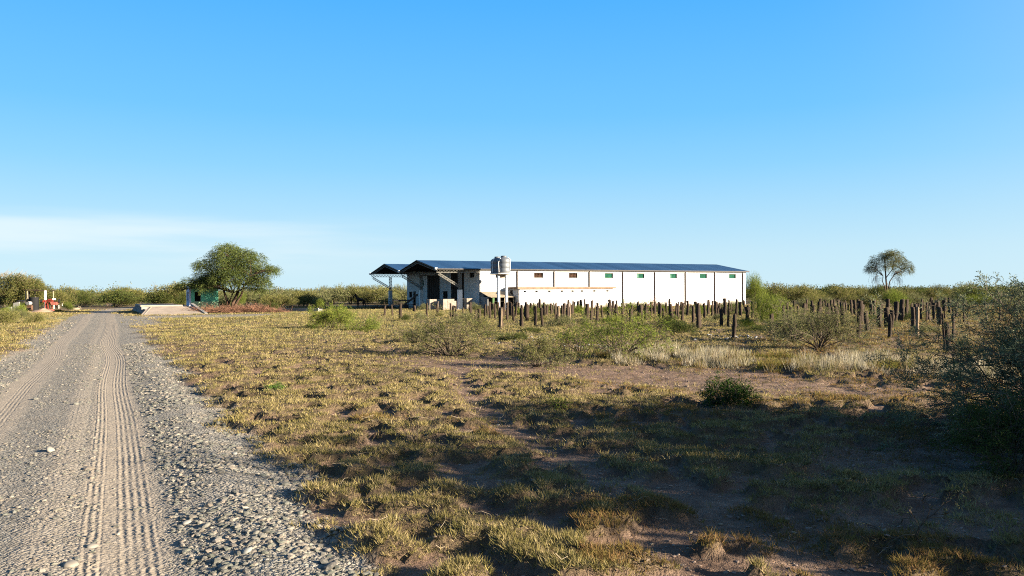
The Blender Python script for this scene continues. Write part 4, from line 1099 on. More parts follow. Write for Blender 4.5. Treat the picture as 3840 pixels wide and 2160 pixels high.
rmc = empty('farm_machine', tuple(yard(187, 77.5)), R(12))
tag(rmc, 'faded red farm implement with small black wheels parked by the white post', 'farm machine')
m_ = MB(); m_.box((-0.62, -0.08, 1.0), (0.32, 0.10, 1.14)); m_.box((-0.60, -0.3, 0.92), (-0.5, 0.5, 0.99)); m_.box((0.2, -0.3, 0.92), (0.3, 0.5, 0.99)); m_.box((-0.1, -0.2, 1.142), (0.26, 0.2, 1.24)); m_.build('frame', M['red'], rmc)
m_ = MB(); m_.tube([(-0.38, 0, 1.0), (-0.40, -0.02, 0.6), (-0.36, 0, 0.22)], 0.09, 8); m_.tube([(-0.02, -0.12, 0.98), (-0.16, -0.14, 0.75), (-0.12, -0.1, 0.25)], 0.075, 8); m_.tube([(0.12, 0.1, 0.95), (0.16, 0.1, 0.3)], 0.05, 8); m_.build('leg', M['red'], rmc)
m_ = MB(); m_.add([(0.22, -0.28, 0.62), (0.62, -0.28, 0.62), (0.62, 0.28, 0.62), (0.22, 0.28, 0.62), (0.12, -0.36, 0.95), (0.74, -0.36, 0.95), (0.74, 0.36, 0.95), (0.12, 0.36, 0.95)], [[0, 3, 2, 1], [0, 1, 5, 4], [1, 2, 6, 5], [2, 3, 7, 6], [3, 0, 4, 7], [4, 5, 6, 7]]); m_.build('hopper', M['pink'], rmc)
m_ = MB(); m_.box((-0.5, -0.25, 0.12), (0.3, 0.2, 0.24)); m_.box((-0.55, -0.32, 0.0), (-0.42, 0.3, 0.12)); m_.box((0.2, -0.32, 0.0), (0.33, 0.3, 0.12)); m_.build('skid', M['pink'], rmc)
m_ = MB(); m_.box((0.28, -0.14, 1.145), (0.5, 0.12, 1.30)); m_.build('cap', M['white'], rmc)
for x_ in (-0.82, 0.84):
    m_ = MB(); m_.tube([(x_ - 0.07, 0.0, 1.02), (x_ + 0.07, 0.02, 1.02)], 0.17, 14); m_.build('wheel', M['rubber'], rmc)
m_ = MB(); m_.tube([(-0.8, 0, 1.02), (0.82, 0.02, 1.02)], 0.03, 6); m_.build('axle', M['steel_dark'], rmc)
for sx, sy, h_, lab in ((172, 1166, 0.62, 'pale stake in front of the red machine, on the sand heap'), (203, 1158, 0.5, 'pale stake right in front of the red machine'), (220.5, 1157, 0.42, 'pale stake standing right of the red machine'), (234, 1146, 0.3, 'thin pale stake farther right of the red machine')):
    p = G(sx, sy); m_ = MB(); m_.tube([(0, 0, -0.05), (0.01, 0, h_ * 0.6), (0.0, 0, h_)], [0.04, 0.035, 0.032], 6); o = m_.build('stake', M['white'], loc=tuple(p)); tag(o, lab, 'stake', 'pale stakes by the red machine')
# sand heap
a_ = np.linspace(0, 2 * math.pi, 28, endpoint=False); rr_ = np.linspace(0, 1, 9)
V = [(0, 0, 0.36)]; 
for r_ in rr_[1:]:
    for q in a_:
        V.append((r_ * math.cos(q) * 1.3, r_ * math.sin(q) * 0.9, 0.36 * (1 - r_) ** 0.9 * (0.8 + 0.5 * float(vnoise(r_ * 5 * math.cos(q) + 9, r_ * 5 * math.sin(q) + 9, 3))) - (0.05 if r_ == 1 else 0)))
m_ = MB(); k_ = 28; T = [[0, 1 + i, 1 + (i + 1) % k_] for i in range(k_)]; Q = [[1 + r_ * k_ + i, 1 + (r_ + 1) * k_ + i, 1 + (r_ + 1) * k_ + (i + 1) % k_, 1 + r_ * k_ + (i + 1) % k_] for r_ in range(7) for i in range(k_)]
m_.add(V, Q, T); o = m_.build('sand_heap', M['sand'], smooth=True, loc=tuple(at(163, 74))); tag(o, 'low heap of pink sand in front of the red machine', 'sand heap', kind='stuff')
# broken crate
p = G(288, 1161); e_ = empty('broken_crate', tuple(p), R(20)); tag(e_, 'small cream wooden crate frame lying by the bend of the road', 'crate')
m_ = MB(); m_.box((-0.3, -0.15, 0), (0.3, -0.12, 0.2)); m_.box((-0.3, 0.12, 0), (0.3, 0.15, 0.2)); m_.build('side', M['timber'], e_)
m_ = MB(); m_.tube([(0.0, 0, 0.1), (0.2, 0, 0.36), (0.36, 0, 0.3), (0.42, 0, 0.02)], 0.025, 5); m_.build('handle', M['timber'], e_)

# ------------------------------------------------------------ pony
def skin_obj(name, joints, edges, mat, parent=None, root=0, sub=2, loc=None):
    me = bpy.data.meshes.new(name)
    me.from_pydata([j[:3] for j in joints], edges, [])
    o = bpy.data.objects.new(name, me); COL.objects.link(o)
    sk = o.modifiers.new('Skin', 'SKIN'); sk.use_smooth_shade = True; sk.branch_smoothing = 0.6
    for i, j in enumerate(joints):
        sv = me.skin_vertices[0].data[i]; sv.radius = (j[3], j[4] if len(j) > 4 else j[3]); sv.use_root = (i == root)
    ss = o.modifiers.new('Sub', 'SUBSURF'); ss.levels = sub; ss.render_levels = sub
    me.materials.append(mat)
    if parent is not None: o.parent = parent
    if loc is not None: o.location = loc
    return o
pony_loc = at(1350, 84)
J = [(0.42, 0, 1.02, 0.21), (0.20, 0, 0.95, 0.21), (-0.05, 0, 0.94, 0.20), (-0.24, 0, 0.98, 0.20), (-0.36, 0, 1.14, 0.15), (-0.45, 0, 1.32, 0.115), (-0.53, 0, 1.47, 0.10),   # 0-6 hip..poll
     (-0.62, -0.02, 1.40, 0.095), (-0.69, -0.04, 1.24, 0.07), (-0.735, -0.05, 1.08, 0.052), (-0.75, -0.05, 1.02, 0.045),   # 7-10 head
     (-0.26, -0.12, 0.78, 0.085), (-0.29, -0.13, 0.58, 0.055), (-0.29, -0.13, 0.42, 0.045), (-0.29, -0.13, 0.16, 0.033), (-0.31, -0.13, 0.03, 0.045),   # 11-15 near fore
     (-0.20, 0.12, 0.78, 0.085), (-0.16, 0.13, 0.58, 0.055), (-0.17, 0.13, 0.42, 0.045), (-0.16, 0.13, 0.16, 0.033), (-0.19, 0.13, 0.03, 0.045),   # 16-20 far fore
     (0.50, -0.12, 0.80, 0.12), (0.44, -0.14, 0.62, 0.085), (0.60, -0.14, 0.42, 0.05), (0.61, -0.14, 0.16, 0.036), (0.59, -0.14, 0.03, 0.047),  # 21-25 near hind
     (0.42, 0.12, 0.80, 0.12), (0.30, 0.14, 0.62, 0.085), (0.36, 0.14, 0.42, 0.05), (0.30, 0.14, 0.16, 0.036), (0.27, 0.14, 0.03, 0.047)]
E = [(i, i + 1) for i in range(6)] + [(6, 7), (7, 8), (8, 9), (9, 10), (3, 11), (11, 12), (12, 13), (13, 14), (14, 15), (3, 16), (16, 17), (17, 18), (18, 19), (19, 20), (0, 21), (21, 22), (22, 23), (23, 24), (24, 25), (0, 26), (26, 27), (27, 28), (28, 29), (29, 30)]
pony = skin_obj('pony', J, E, M['horse'], loc=tuple(pony_loc)); pony.rotation_euler = (0, 0, R(8))
tag(pony, 'dark brown pony standing side on in the tall green weeds, head to the left', 'pony')
skin_obj('tail', [(0.60, 0, 1.08, 0.03), (0.72, 0, 0.92, 0.055), (0.82, 0, 0.68, 0.06), (0.90, 0, 0.46, 0.02)], [(0, 1), (1, 2), (2, 3)], M['horse'], pony)
m_ = MB(); rg = np.random.default_rng(3)
nk = np.array([(-0.12, 0, 1.14), (-0.24, 0, 1.22), (-0.34, 0, 1.36), (-0.42, 0, 1.50), (-0.50, 0, 1.57)])
P_ = np.repeat(nk, 40, 0) + rg.normal(0, 0.03, (200, 3)); leaf_faces(m_, P_, np.tile([[0.25, -0.3, -1.0]], (200, 1)) + rg.normal(0, 0.2, (200, 3)), 0.14, 0.03, rg, np.full((200, 3), 0.5)); m_.build('mane', M['horse'], pony)
for s_ in (-1, 1):
    m_ = MB(); m_.tube([(-0.55, s_ * 0.055, 1.54), (-0.57, s_ * 0.065, 1.62), (-0.58, s_ * 0.06, 1.69)], [0.035, 0.03, 0.006], 6); m_.build('ear', M['horse'], pony)

# ------------------------------------------------------------ wooden posts
def post_mesh(seed, fork=False):
    rg = np.random.default_rng(seed); m_ = MB(); n_ = 9; z = np.linspace(-0.12, 1, n_)
    bend = np.cumsum(rg.normal(0, 0.10, (n_, 2)), 0); bend -= bend[1]
    P_ = np.stack([bend[:, 0] * 0.5, bend[:, 1] * 0.5, z], -1)
    r_ = 0.5 * (1 + rg.normal(0, 0.10, n_)) * np.linspace(1.08, 0.88, n_)
    # unit: radius .5 horizontally, height 1
    th = np.arange(10) * 2 * math.pi / 10; lump = 1 + 0.16 * np.sin(th * 2 + rg.random() * 6) + rg.normal(0, 0.06, 10)
    V = np.stack([P_[:, 0:1] + r_[:, None] * lump * np.cos(th), P_[:, 1:2] + r_[:, None] * lump * np.sin(th) * 0.85, np.repeat(P_[:, 2:3], 10, 1)], -1)
    V[:, :, :2] += rg.normal(0, 0.025, V[:, :, :2].shape); V[-1, :, 2] += np.cos(th + rg.random() * 6) * 0.03
    V = V.reshape(-1, 3); i = np.arange(n_ - 1)[:, None] * 10; j = np.arange(10)[None]; j2 = (j + 1) % 10
    Q_ = np.stack([i + j, i + j2, i + 10 + j2, i + 10 + j], -1).reshape(-1, 4)
    V = np.vstack([V, V[-10:].mean(0)]); c_ = len(V) - 1
    m_.add(V, Q_, [[c_, (n_ - 1) * 10 + q, (n_ - 1) * 10 + (q + 1) % 10] for q in range(10)])
    return m_
PV = [post_mesh(100 + i).build('wooden_post', M['post'], smooth=True) for i in range(7)]
PP_ = [post_mesh(200 + i).build('wooden_post', M['post_pale'], smooth=True) for i in range(2)]
used = set()
posts = []
c6 = [(303,100,190,16),(367,88,190,12),(433,90,220,24),(545,98,150,24),(645,88,190,22),(730,85,180,18),(838,90,210,14),(855,105,220,18),(880,100,230,26),(930,115,210,16),(1133,105,190,16),(1195,100,220,22),(1225,80,175,22),(1240,125,290,22),(1312,85,195,20),(1343,105,240,22),(1358,88,180,16),(1387,78,170,12),(1406,103,215,24),(1435,82,210,26),(1480,85,165,20),(1502,75,150,16),(1512,122,210,22),(1537,78,175,18),(1583,107,190,20),(1608,100,190,22),(1642,82,170,12),(1658,80,155,10),(1688,75,140,14),(1703,123,260,18)]
c4_ = [(15,290,495,30),(75,268,400,30),(100,268,330,14),(125,270,385,26),(152,243,345,22),(282,262,470,36),(305,265,380,20),(335,240,450,30),(370,270,400,14),(500,240,365,12),(553,220,400,30),(605,262,450,34),(680,240,300,20),(735,260,330,20),(753,240,320,14),(757,328,520,34),(830,237,350,24),(845,230,330,12),(880,285,360,26),(922,273,385,36),(990,238,345,14),(1015,238,340,12),(1055,250,350,28),(1105,320,430,30),(1175,225,430,22),(1298,232,330,28),(1275,235,300,12),(1340,225,300,12),(1405,273,360,22),(1443,232,300,30),(1480,255,540,40),(1508,245,320,16),(1607,235,300,14),(1630,270,400,26),(1660,225,330,14),(1695,268,390,30),(1725,310,520,34),(1800,305,520,24),(1855,375,650,46),(1940,245,400,26),(1918,232,300,14),(2010,300,520,50),(2265,365,600,44),(2480,305,640,40),(2400,300,380,28)]
c5_ = [(508,178,250,32),(598,232,300,28),(668,247,330,22),(712,197,250,24),(735,205,250,20),(742,312,560,44),(805,197,240,24),(818,245,300,30),(820,300,520,36),(845,195,240,20),(890,215,260,22),(940,212,290,20),(962,188,300,22),(1002,192,330,34),(1035,178,335,26),(1035,325,565,36),(1080,190,290,18),(1060,235,350,22),(1115,295,500,42),(1148,197,300,28),(1170,205,310,18),(1190,187,310,20),(1238,208,400,28),(1258,235,330,16),(1305,177,320,34),(1338,285,470,40),(1322,337,560,36),(1425,190,395,44),(1442,200,320,20),(1545,277,460,36),(1580,277,530,34),(1580,190,240,22),(1565,222,300,40),(1600,230,390,22),(1640,203,290,20),(1690,200,290,16),(1710,165,280,28),(1748,190,300,14),(1735,225,380,30),(1790,265,430,40),(1793,195,280,20),(1830,165,300,34),(1840,310,370,22),(1855,390,680,60),(1915,300,380,24),(2015,215,265,24),(2230,215,260,20),(2350,215,250,20)]
for lst, ox, oy, sc_ in ((c6, 1300, 1100, 2.1467), (c4_, 2100, 1050, 2.8622), (c5_, 2800, 1050, 2.4769)):
    for (a, b, c, w_) in lst:
        sx = ox + a / sc_; yt = oy + b / sc_; yb = oy + c / sc_; posts.append((sx, yt, yb, w_ / sc_))
rge = np.random.default_rng(88); extra_keys = []
for i in range(118):
    sx = 1760 + 1830 * (i + rge.random()) / 118; d_ = rge.uniform(33, 60); H_ = rge.uniform(0.8, 1.1)
    posts.append((sx, hz(sx) + (EYE - H_) * F / d_, hz(sx) + EYE * F / d_, rge.uniform(0.12, 0.24) * F / d_)); extra_keys.append('x')
special = {'1855_650': 'thick wooden post with flat grey top before the right end of the warehouse', '742_560': 'stout post with a pale split top, leftmost in the front row right of the warehouse',
           '1035_565': 'crooked post with a pale top standing in front of the lone tree', '1580_530': 'barkless pale post lit by the sun, beside a dark one', '1425_395': 'thick leaning post with a rounded top left of the pale barkless one',
           '1322_560': 'short sharp-edged post in the front row below the lone tree', '1855_680': 'nearest dark post, half covered by the twigs of the big right bush', '1703_260': 'pale thin post beside a darker one in front of the annexe',
           '1240_290': 'pale slim post standing alone in front of the water tower', '553_400': 'thick leaning post in front of the right end of the annexe', '1115_500': 'broad flat-topped dark post right of the crooked one'}
keys = [f'{a}_{c}' for l_ in (c6, c4_, c5_) for (a, b, c, w_) in l_] + extra_keys
rgp = np.random.default_rng(12)
GP = 'wooden posts standing in the field'
for (sx, yt, yb, wpx), key in zip(posts, keys):
    h_ = hz(sx); d_ = EYE * F / max(yb - h_, 8); Hh = EYE - (yt - h_) * d_ / F
    if Hh < 0.55 or Hh > 1.5:
        Hh = 0.95 + 0.15 * rgp.random(); d_ = (EYE - Hh) * F / max(yt - h_, 5.0)
        d_ = min(d_, 70.0 if sx > 1750 else 62)
    wd = min(wpx * d_ / F * 0.95, 0.29)
    p = at(sx, d_)
    if np.dot(p - WC, EY) > -3.6 and -3 < np.dot(p - WC, EX) < LEN + 2:      # never inside the warehouse
        d_ *= 0.85; p = at(sx, d_); wd *= 0.85; Hh = min(1.3, EYE - (yt - h_) * d_ / F)
    pale = key in ('1580_530', '1703_260', '1240_290', '990_345') or (wpx < 6 and rgp.random() < 0.3)
    src = PP_ if pale else PV; k = int(rgp.integers(0, len(src)))
    if id(src[k]) in used: o = src[k].copy(); COL.objects.link(o)
    else: o = src[k]; used.add(id(src[k]))
    o.location = (p[0], p[1], float(gh(p[0], p[1])))
    o.rotation_euler = (R(rgp.normal(0, 2)), R(-9 if key in ('553_400',) else (7 if key == '1425_395' else rgp.normal(0, 2.2))), rgp.uniform(0, 6.28) if key not in ('553_400', '1425_395') else 0)
    o.scale = (wd, wd, max(Hh, 0.5))
    if key in special: lab = special[key]
    else:
        th_ = 'thin' if wd < 0.13 else ('stout' if wd > 0.24 else '')
        hh_ = 'short' if Hh < 0.8 else ('tall' if Hh > 1.12 else '')
        nr_ = 'near' if d_ < 30 else ('midway' if d_ < 48 else 'far')
        zn = [(1480, 'left of the far canopy pillar'), (1600, 'before the conveyor'), (1712, 'before the block stacks'), (1800, 'beside the white canopy pillar'), (1900, 'before the water tower'), (2060, 'before the left half of the annexe'), (2215, 'before the middle of the annexe'),
              (2310, 'before the right end of the annexe'), (2460, 'before the third window from the right end'), (2580, 'before the bare branches at the wall'), (2690, 'before the last but one wall bay'), (2800, 'before the right end of the warehouse'),
              (2960, 'by the bright green bush'), (3080, 'by the pale thorn bush'), (3180, 'right of the pale thorn bush'), (3300, 'left of the lone tree'), (3420, 'below the lone tree'), (3560, 'right of the lone tree'), (9999, 'behind the big right bush')]
        z_ = [t for lim, t in zn if sx < lim][0]
        lab = ' '.join(w for w in (nr_, hh_, th_, 'pale' if pale else 'dark', 'wooden post', z_) if w)
    tag(o, lab, 'post', GP)
for o in PV + PP_:
    if id(o) not in used: bpy.data.objects.remove(o)

# ------------------------------------------------------------ trees
def tree(name, loc, stems, clumps, leaf, nspr, k, cols, label, cat='tree', droop=0.35, yd=0.75, rng=None, limbs=True, spray=3.6, bark='bark', lw=0.40, group=None):
    root = empty(name, loc); tag(root, label, cat, group)
    mt = MB()
    for P_, r_ in stems: mt.tube(P_, r_, 8, rng=rng)
    ends = np.array([s[0][-1] for s in stems] + [s[0][-2] for s in stems], float)
    cl = []
    for (cx, cz, rx, rz) in clumps:
        for q in range(2):
            cy = rng.uniform(-1, 1) * yd * max(1.2, 2.4 - abs(cx) * 0.3)
            cl.append((cx + rng.normal(0, 0.08), cy, cz + rng.normal(0, 0.06), rx * 0.85, max(rx, 0.7) * 0.85, rz * 0.9))
    cl = np.array(cl)
    if limbs:
        for c in cl:
            e = ends[np.argmin(np.linalg.norm(ends - c[:3], axis=1) + (ends[:, 2] > c[2]) * 1.5)]
            md = (e + c[:3]) / 2 + np.array([0, 0, 0.12 * np.linalg.norm(c[:3] - e)]) + rng.normal(0, 0.1, 3)
            mt.tube([e, md, c[:3]], [0.055, 0.04, 0.018], 5, cap=False)
            for _ in range(4):
                q = c[:3] + rng.normal(0, 0.6, 3) * c[3:6]; mt.tube([md * 0.4 + c[:3] * 0.6, (c[:3] + q) / 2 + rng.normal(0, 0.06, 3), q], [0.022, 0.015, 0.007], 3, cap=False)
    mt.build('trunk', M[bark], root, smooth=True)
    vol = cl[:, 3] * cl[:, 5]; w = rng.choice(len(cl), nspr, p=vol / vol.sum())
    u = nrm(rng.normal(0, 1, (nspr, 3))); q = rng.random((nspr, 1)) ** 0.45
    O = cl[w, :3] + u * q * cl[w, 3:6]
    D = nrm(u * np.array([1, 1, 0.5]) + O * np.array([0.12, 0.12, 0]) + np.array([0, 0, 0.25]) + rng.normal(0, 0.25, (nspr, 3)))
    P_, Dn = sprays(rng, O, D, leaf * spray * rng.uniform(0.7, 1.4, nspr), k, droop, 0.45)
    cc = np.repeat(palette(rng, nspr, cols, 0.15), k, 0)
    ml = MB(); leaf_faces(ml, P_, Dn, leaf * rng.uniform(0.7, 1.3, len(P_)), leaf * lw * rng.uniform(0.7, 1.2, len(P_)), rng, cc)
    ml.build('crown', M['leaf'], root)
    return root
rt = np.random.default_rng(5)
s_ = 0.00690
def cp(px, py, d=0.0): return ((px - 770) * s_, d, (985 - py) * s_)
stems = [([cp(762, 1010), cp(740, 860), cp(705, 740, -0.2), cp(685, 600, -0.4), cp(600, 520, -0.6)], [0.13, 0.11, 0.09, 0.07, 0.04]),
         ([cp(772, 1010, 0.15), cp(790, 850, 0.3), cp(840, 720, 0.6), cp(850, 560, 0.8), cp(800, 400, 0.8)], [0.17, 0.14, 0.12, 0.08, 0.04]),
         ([cp(782, 1005, -0.1), cp(860, 860, -0.3), cp(940, 760, -0.6), cp(985, 640, -0.8), cp(1080, 520, -0.9)], [0.15, 0.11, 0.10, 0.07, 0.04]),
         ([cp(750, 860), cp(820, 730, -0.3), cp(700, 500, 0.2)], [0.09, 0.07, 0.04])]
cpx = [(720,160,70,48),(700,190,110,75),(590,270,120,85),(790,260,140,95),(960,270,120,85),(1080,310,80,70),(480,400,100,75),(640,420,170,110),(860,410,180,120),(1040,430,130,85),(1180,440,110,55),(1290,420,80,42),(420,530,110,65),(400,610,110,50),(500,600,100,45),(560,650,90,40),(560,560,130,80),(320,590,100,55),(200,640,85,32),(700,560,120,85),(870,560,130,90),(1040,570,130,80),(1180,560,100,60),(1240,640,80,38),(1120,690,90,42),(860,640,50,28),(110,690,50,20),(1330,450,50,30),(520,620,60,30)]
tree('thorn_tree', tuple(at(864, 68.5)), stems, [((a - 770) * s_, (985 - b) * s_, c * s_, d_ * s_) for a, b, c, d_ in cpx], 0.10, 12500, 7, DEEP[1:] + [(0.13, 0.17, 0.05), (0.19, 0.22, 0.07)],
     'broad spreading dark green thorn tree with three forked trunks beside the green hut', droop=0.45, rng=rt, spray=4.5)
s2 = 0.01605
def cq(px, py, d=0.0): return ((px - 1357) * s2, d, 1.7 + (394 - py) * s2)
stems = [([((0, 0, -0.1)), cq(1362, 375), cq(1355, 290), cq(1350, 200), cq(1345, 120)], [0.15, 0.13, 0.11, 0.08, 0.04]),
         ([(0.05, 0, -0.1), cq(1345, 370), cq(1325, 320), cq(1330, 270), cq(1270, 210)], [0.09, 0.08, 0.06, 0.05, 0.03]),
         ([(0.12, 0.1, -0.1), cq(1380, 370), cq(1390, 320), cq(1430, 260), cq(1500, 215)], [0.09, 0.08, 0.07, 0.05, 0.03]),
         ([cq(1355, 290), cq(1400, 220, -0.3), cq(1440, 150, -0.4)], [0.07, 0.05, 0.03])]
cpx = [(1385,74,42,24),(1350,88,34,22),(1400,85,40,22),(1345,105,45,28),(1450,105,40,28),(1290,140,45,32),(1390,150,50,25),(1500,150,45,32),(1240,195,35,30),(1320,185,40,24),(1460,190,45,26),(1540,200,38,32),(1215,215,22,22),(1555,235,20,18),(1290,225,28,18),(1490,235,38,18)]
lt = tree('pale_tree', tuple(at(3323, 110)), stems, [(cq(a, b)[0], cq(a, b)[2], c * s2 * 0.95, d_ * s2 * 1.9) for a, b, c, d_ in [(1370 + (q[0] - 1370) * 0.9,) + q[1:] for q in cpx]], 0.09, 5200, 7, [(0.30, 0.32, 0.15)] + PALE + OLIVE[:2],
     'lone tall slender tree with a rounded airy crown above the bushes at the right', droop=0.6, rng=rt, spray=3.6)
m_ = MB()
for cx, cy in ((1290, 290), (1300, 300), (1270, 300), (1430, 300), (1450, 310), (1440, 320), (1310, 310)):
    for _ in range(7):
        a = np.array(cq(cx + rt.normal(0, 12), cy - 20 + rt.normal(0, 8), rt.normal(0, 0.4))); sgn = np.sign(cx - 1360)
        m_.tube([a, a + np.array([0.35 * sgn, 0, 0.1]) * rt.uniform(0.5, 1.3), a + np.array([0.55 * sgn, 0, -0.5]) * rt.uniform(0.6, 1.3), a + np.array([0.5 * sgn, 0, -1.1]) * rt.uniform(0.6, 1.1)], 0.014, 3, cap=False)
m_.build('hanging_twigs', M['twig'], lt)
# tree at the left edge
def left_tree(sx, d_, k, w_, h_, lab, cols, seed, nspr):
    rl = np.random.default_rng(seed); cl = []
    for i in range(k):
        a = rl.uniform(-1, 1); cl.append((a * w_ * 0.8, h_ * (0.52 + 0.40 * (1 - a * a) * rl.uniform(0.3, 1)), w_ * 0.28, h_ * 0.17)); cl.append((a * w_, h_ * rl.uniform(0.3, 0.5), w_ * 0.25, h_ * 0.14))
    st = [([(0, 0, -0.1), (rl.normal(0, 0.3), 0, h_ * 0.3), (rl.normal(0, w_ * 0.4), 0.2, h_ * 0.6)], [0.14, 0.10, 0.05]) for _ in range(4)]
    return tree('thorn_tree', tuple(at(sx, d_)), st, cl, 0.12, nspr, 6, cols, lab, rng=rl, droop=0.3)
left_tree(40, 86, 9, 3.4, 4.3, 'wide olive tree with bare grey twig tips at the left edge, behind the shelter', OLIVE + DEEP[:1], 21, 8000)
left_tree(118, 92, 5, 1.8, 3.5, 'smaller olive tree right behind the left edge tree', OLIVE, 22, 3600)
# bare grey twigs over the left tree
rl = np.random.default_rng(31); m_ = MB()
for _ in range(120):
    a = np.array([rl.uniform(-3, 2.2), rl.uniform(-0.8, 0.8), rl.uniform(3.2, 3.9)]); a[2] -= 0.09 * (a[0] + 0.5) ** 2
    v = np.array([rl.uniform(0.2, 1.0), 0, rl.uniform(0.2, 0.8)]); m_.tube([a, a + v * 0.5 + rl.normal(0, 0.06, 3), a + v + rl.normal(0, 0.1, 3)], [0.02, 0.014, 0.008], 3, cap=False)
e_ = [o for o in bpy.data.objects if o.name.startswith('thorn_tree') and o.get('label', '').startswith('wide olive')][0]
m_.build('bare_twigs', M['timber'], e_)

# ------------------------------------------------------------ bushes
rb = np.random.default_rng(9)
PRO = {'olive': [dome(rb, 'thorn_bush', 1.5, 1.4, 1.5, 1500, 5, 0.085, OLIVE) for _ in range(3)],
       'deep': [dome(rb, 'thorn_bush', 1.5, 1.4, 1.6, 1500, 5, 0.085, OLIVE[:2] + DEEP) for _ in range(2)],
       'pale': [dome(rb, 'thorn_bush', 1.5, 1.4, 1.3, 1300, 5, 0.08, PALE) for _ in range(2)],
       'green': [dome(rb, 'broom_bush', 1.4, 1.4, 1.5, 1500, 5, 0.085, GREEN, 'wisp') for _ in range(2)]}
usedb = set()
def bush(kind, x, y, w_, h_, label, group=None, cat='bush'):
    src = PRO[kind]; o = src[int(rb.integers(0, len(src)))]
    if id(o) in usedb: o = copy_tree(o)
    else: usedb.add(id(o))
    base = 2.9 if kind != 'green' else 2.7; hb = {'olive': 1.5, 'deep': 1.6, 'pale': 1.3, 'green': 1.5}[kind]
    put(o, (x, y, -0.03), rb.uniform(0, 6.28), (w_ / base, w_ / base, h_ / hb), label, cat, group)
    return o
def bx(kind, sx, d_, wpx, ytop, label, group=None):
    p = at(sx, d_); h_ = EYE + (hz(sx) - ytop) * d_ / F
    return bush(kind, p[0], p[1], wpx * d_ / F, h_ * 0.97, label, group)
# singled out ones
bx('deep', 455, 104, 90, 1080, 'rounded dark-hearted bush standing above the others right of the far road')
bx('deep', 3131, 130, 110, 1060, 'tall spiky bush, highest of the belt right of the warehouse')
bx('deep', 3020, 125, 90, 1070, 'dark bush left of the highest bush in the right belt')
bx('deep', 3444, 120, 90, 1068, 'dark bush right of the lone tall tree')
bx('green', 3350, 66, 105, 1085, 'bright green bush directly below the lone tall tree')
bx('deep', 3647, 78, 120, 1058, 'large bush behind the twigs of the big bush at the right edge')
bx('green', 2828, 96, 90, 1030, 'tall wispy bush rising past the right end of the warehouse')
bx('green', 2870, 34, 130, 1096, 'bright green bush among the posts below the right end of the warehouse')
bx('green', 2920, 40, 110, 1108, 'lower green bush just right of the bright green one')
bx('green', 75, 60, 62, 1142, 'yellow-green wispy bush in front of the shelter at the left')
bx('green', 25, 66, 40, 1150, 'small yellow-green bush at the left edge')
bx('green', 255, 78, 42, 1132, 'low green bush right of the red machine')
bx('deep', 215, 74, 46, 1158, 'dark low bush right of the sand heap')
bx('deep', 690, 92, 60, 1085, 'dark bush behind the left side of the green hut')
bx('green', 905, 90, 50, 1095, 'bright green bush behind the trunks of the big tree')
bx('deep', 1015, 82, 60, 1130, 'low dark bush right of the big tree')
bx('olive', 1130, 98, 120, 1086, 'olive bush behind the low trough')
bx('green', 1200, 78, 30, 1118, 'slim bright green bush left of the pony')
bx('pale', 1465, 104, 90, 1088, 'pale bush behind the far canopy pillar')
bx('pale', 1585, 72, 46, 1135, 'bluish grey-green weed bush in front of the block stacks')
bx('pale', 1775, 70, 60, 1130, 'weedy bush at the warehouse corner')
bx('deep', 1850, 70, 50, 1138, 'dark weedy bush in front of the lean-to')
bx('pale', 2610, 64, 75, 1135, 'green-grey bush at the foot of the warehouse wall')
bx('pale', 2700, 62, 70, 1132, 'bush at the foot of the last wall bay')
bx('green', 2480, 58, 60, 1140, 'green bush right of the brush heap by the wall')
# belts: individuals that share a label
def belt(n, sx0, sx1, d0, d1, h0, h1, kinds, label, group, w0=2.6, w1=5.0, ok=None):
    for i in range(n):
        for _ in range(30):
            sx = sx0 + (sx1 - sx0) * (i + rb.uniform(-0.4, 1.4)) / n; d_ = d0 + (d1 - d0) * rb.random(); p = at(sx, d_)
            q = p - WC
            inside = (-8 < q.dot(EX) < LEN + 3) and (-5 < q.dot(EY) < WID + 3)
            onroad = abs(road_r(p[0], p[1])) < 3.0 and p[1] < 135
            if not inside and not onroad: break
        else: continue
        h_ = rb.uniform(h0, h1); kd = kinds[int(rb.integers(0, len(kinds)))]; ww = rb.uniform(w0, w1)
        q = (sx - sx0) / (sx1 - sx0)
        adj = {'olive': 'olive', 'deep': 'dark', 'pale': 'pale', 'green': 'bright green'}[kd]
        big_ = 'tall' if h_ > h0 + 0.66 * (h1 - h0) else ('low' if h_ < h0 + 0.33 * (h1 - h0) else '')
        wid_ = 'wide' if ww > w0 + 0.6 * (w1 - w0) else 'narrow'
        row = 'front of' if d_ < d0 + 0.4 * (d1 - d0) else 'back of'
        end = 'left end' if q < 0.2 else ('left part' if q < 0.42 else ('middle' if q < 0.6 else ('right part' if q < 0.82 else 'right end')))
        bush(kd, p[0], p[1], ww, h_, ' '.join(w for w in (big_, wid_, adj, 'bush,', row.replace(' of', ','), end, 'of', group) if w), group)
OL = ['olive', 'olive', 'deep', 'pale']
belt(16, -60, 330, 90, 125, 1.6, 3.0, OL, 'olive thorn bush in the belt left of the far road', 'belt left of the far road')
belt(9, -60, 330, 130, 170, 2.4, 3.4, ['deep'], 'dark distant bush in the row behind the left belt', 'distant belt at the left')
belt(16, 390, 705, 94, 120, 1.7, 3.2, ['olive', 'olive', 'deep'], 'yellow-olive thorn bush in the belt behind the weighbridge', 'belt behind the weighbridge')
belt(16, 800, 1190, 92, 118, 2.0, 2.5, ['olive', 'pale', 'olive'], 'olive thorn bush in the long belt between the big tree and the warehouse', 'belt between tree and warehouse')
belt(18, 1190, 1560, 110, 128, 2.4, 3.0, ['olive', 'pale', 'olive'], 'olive thorn bush in the long belt between the big tree and the warehouse', 'belt between tree and warehouse')
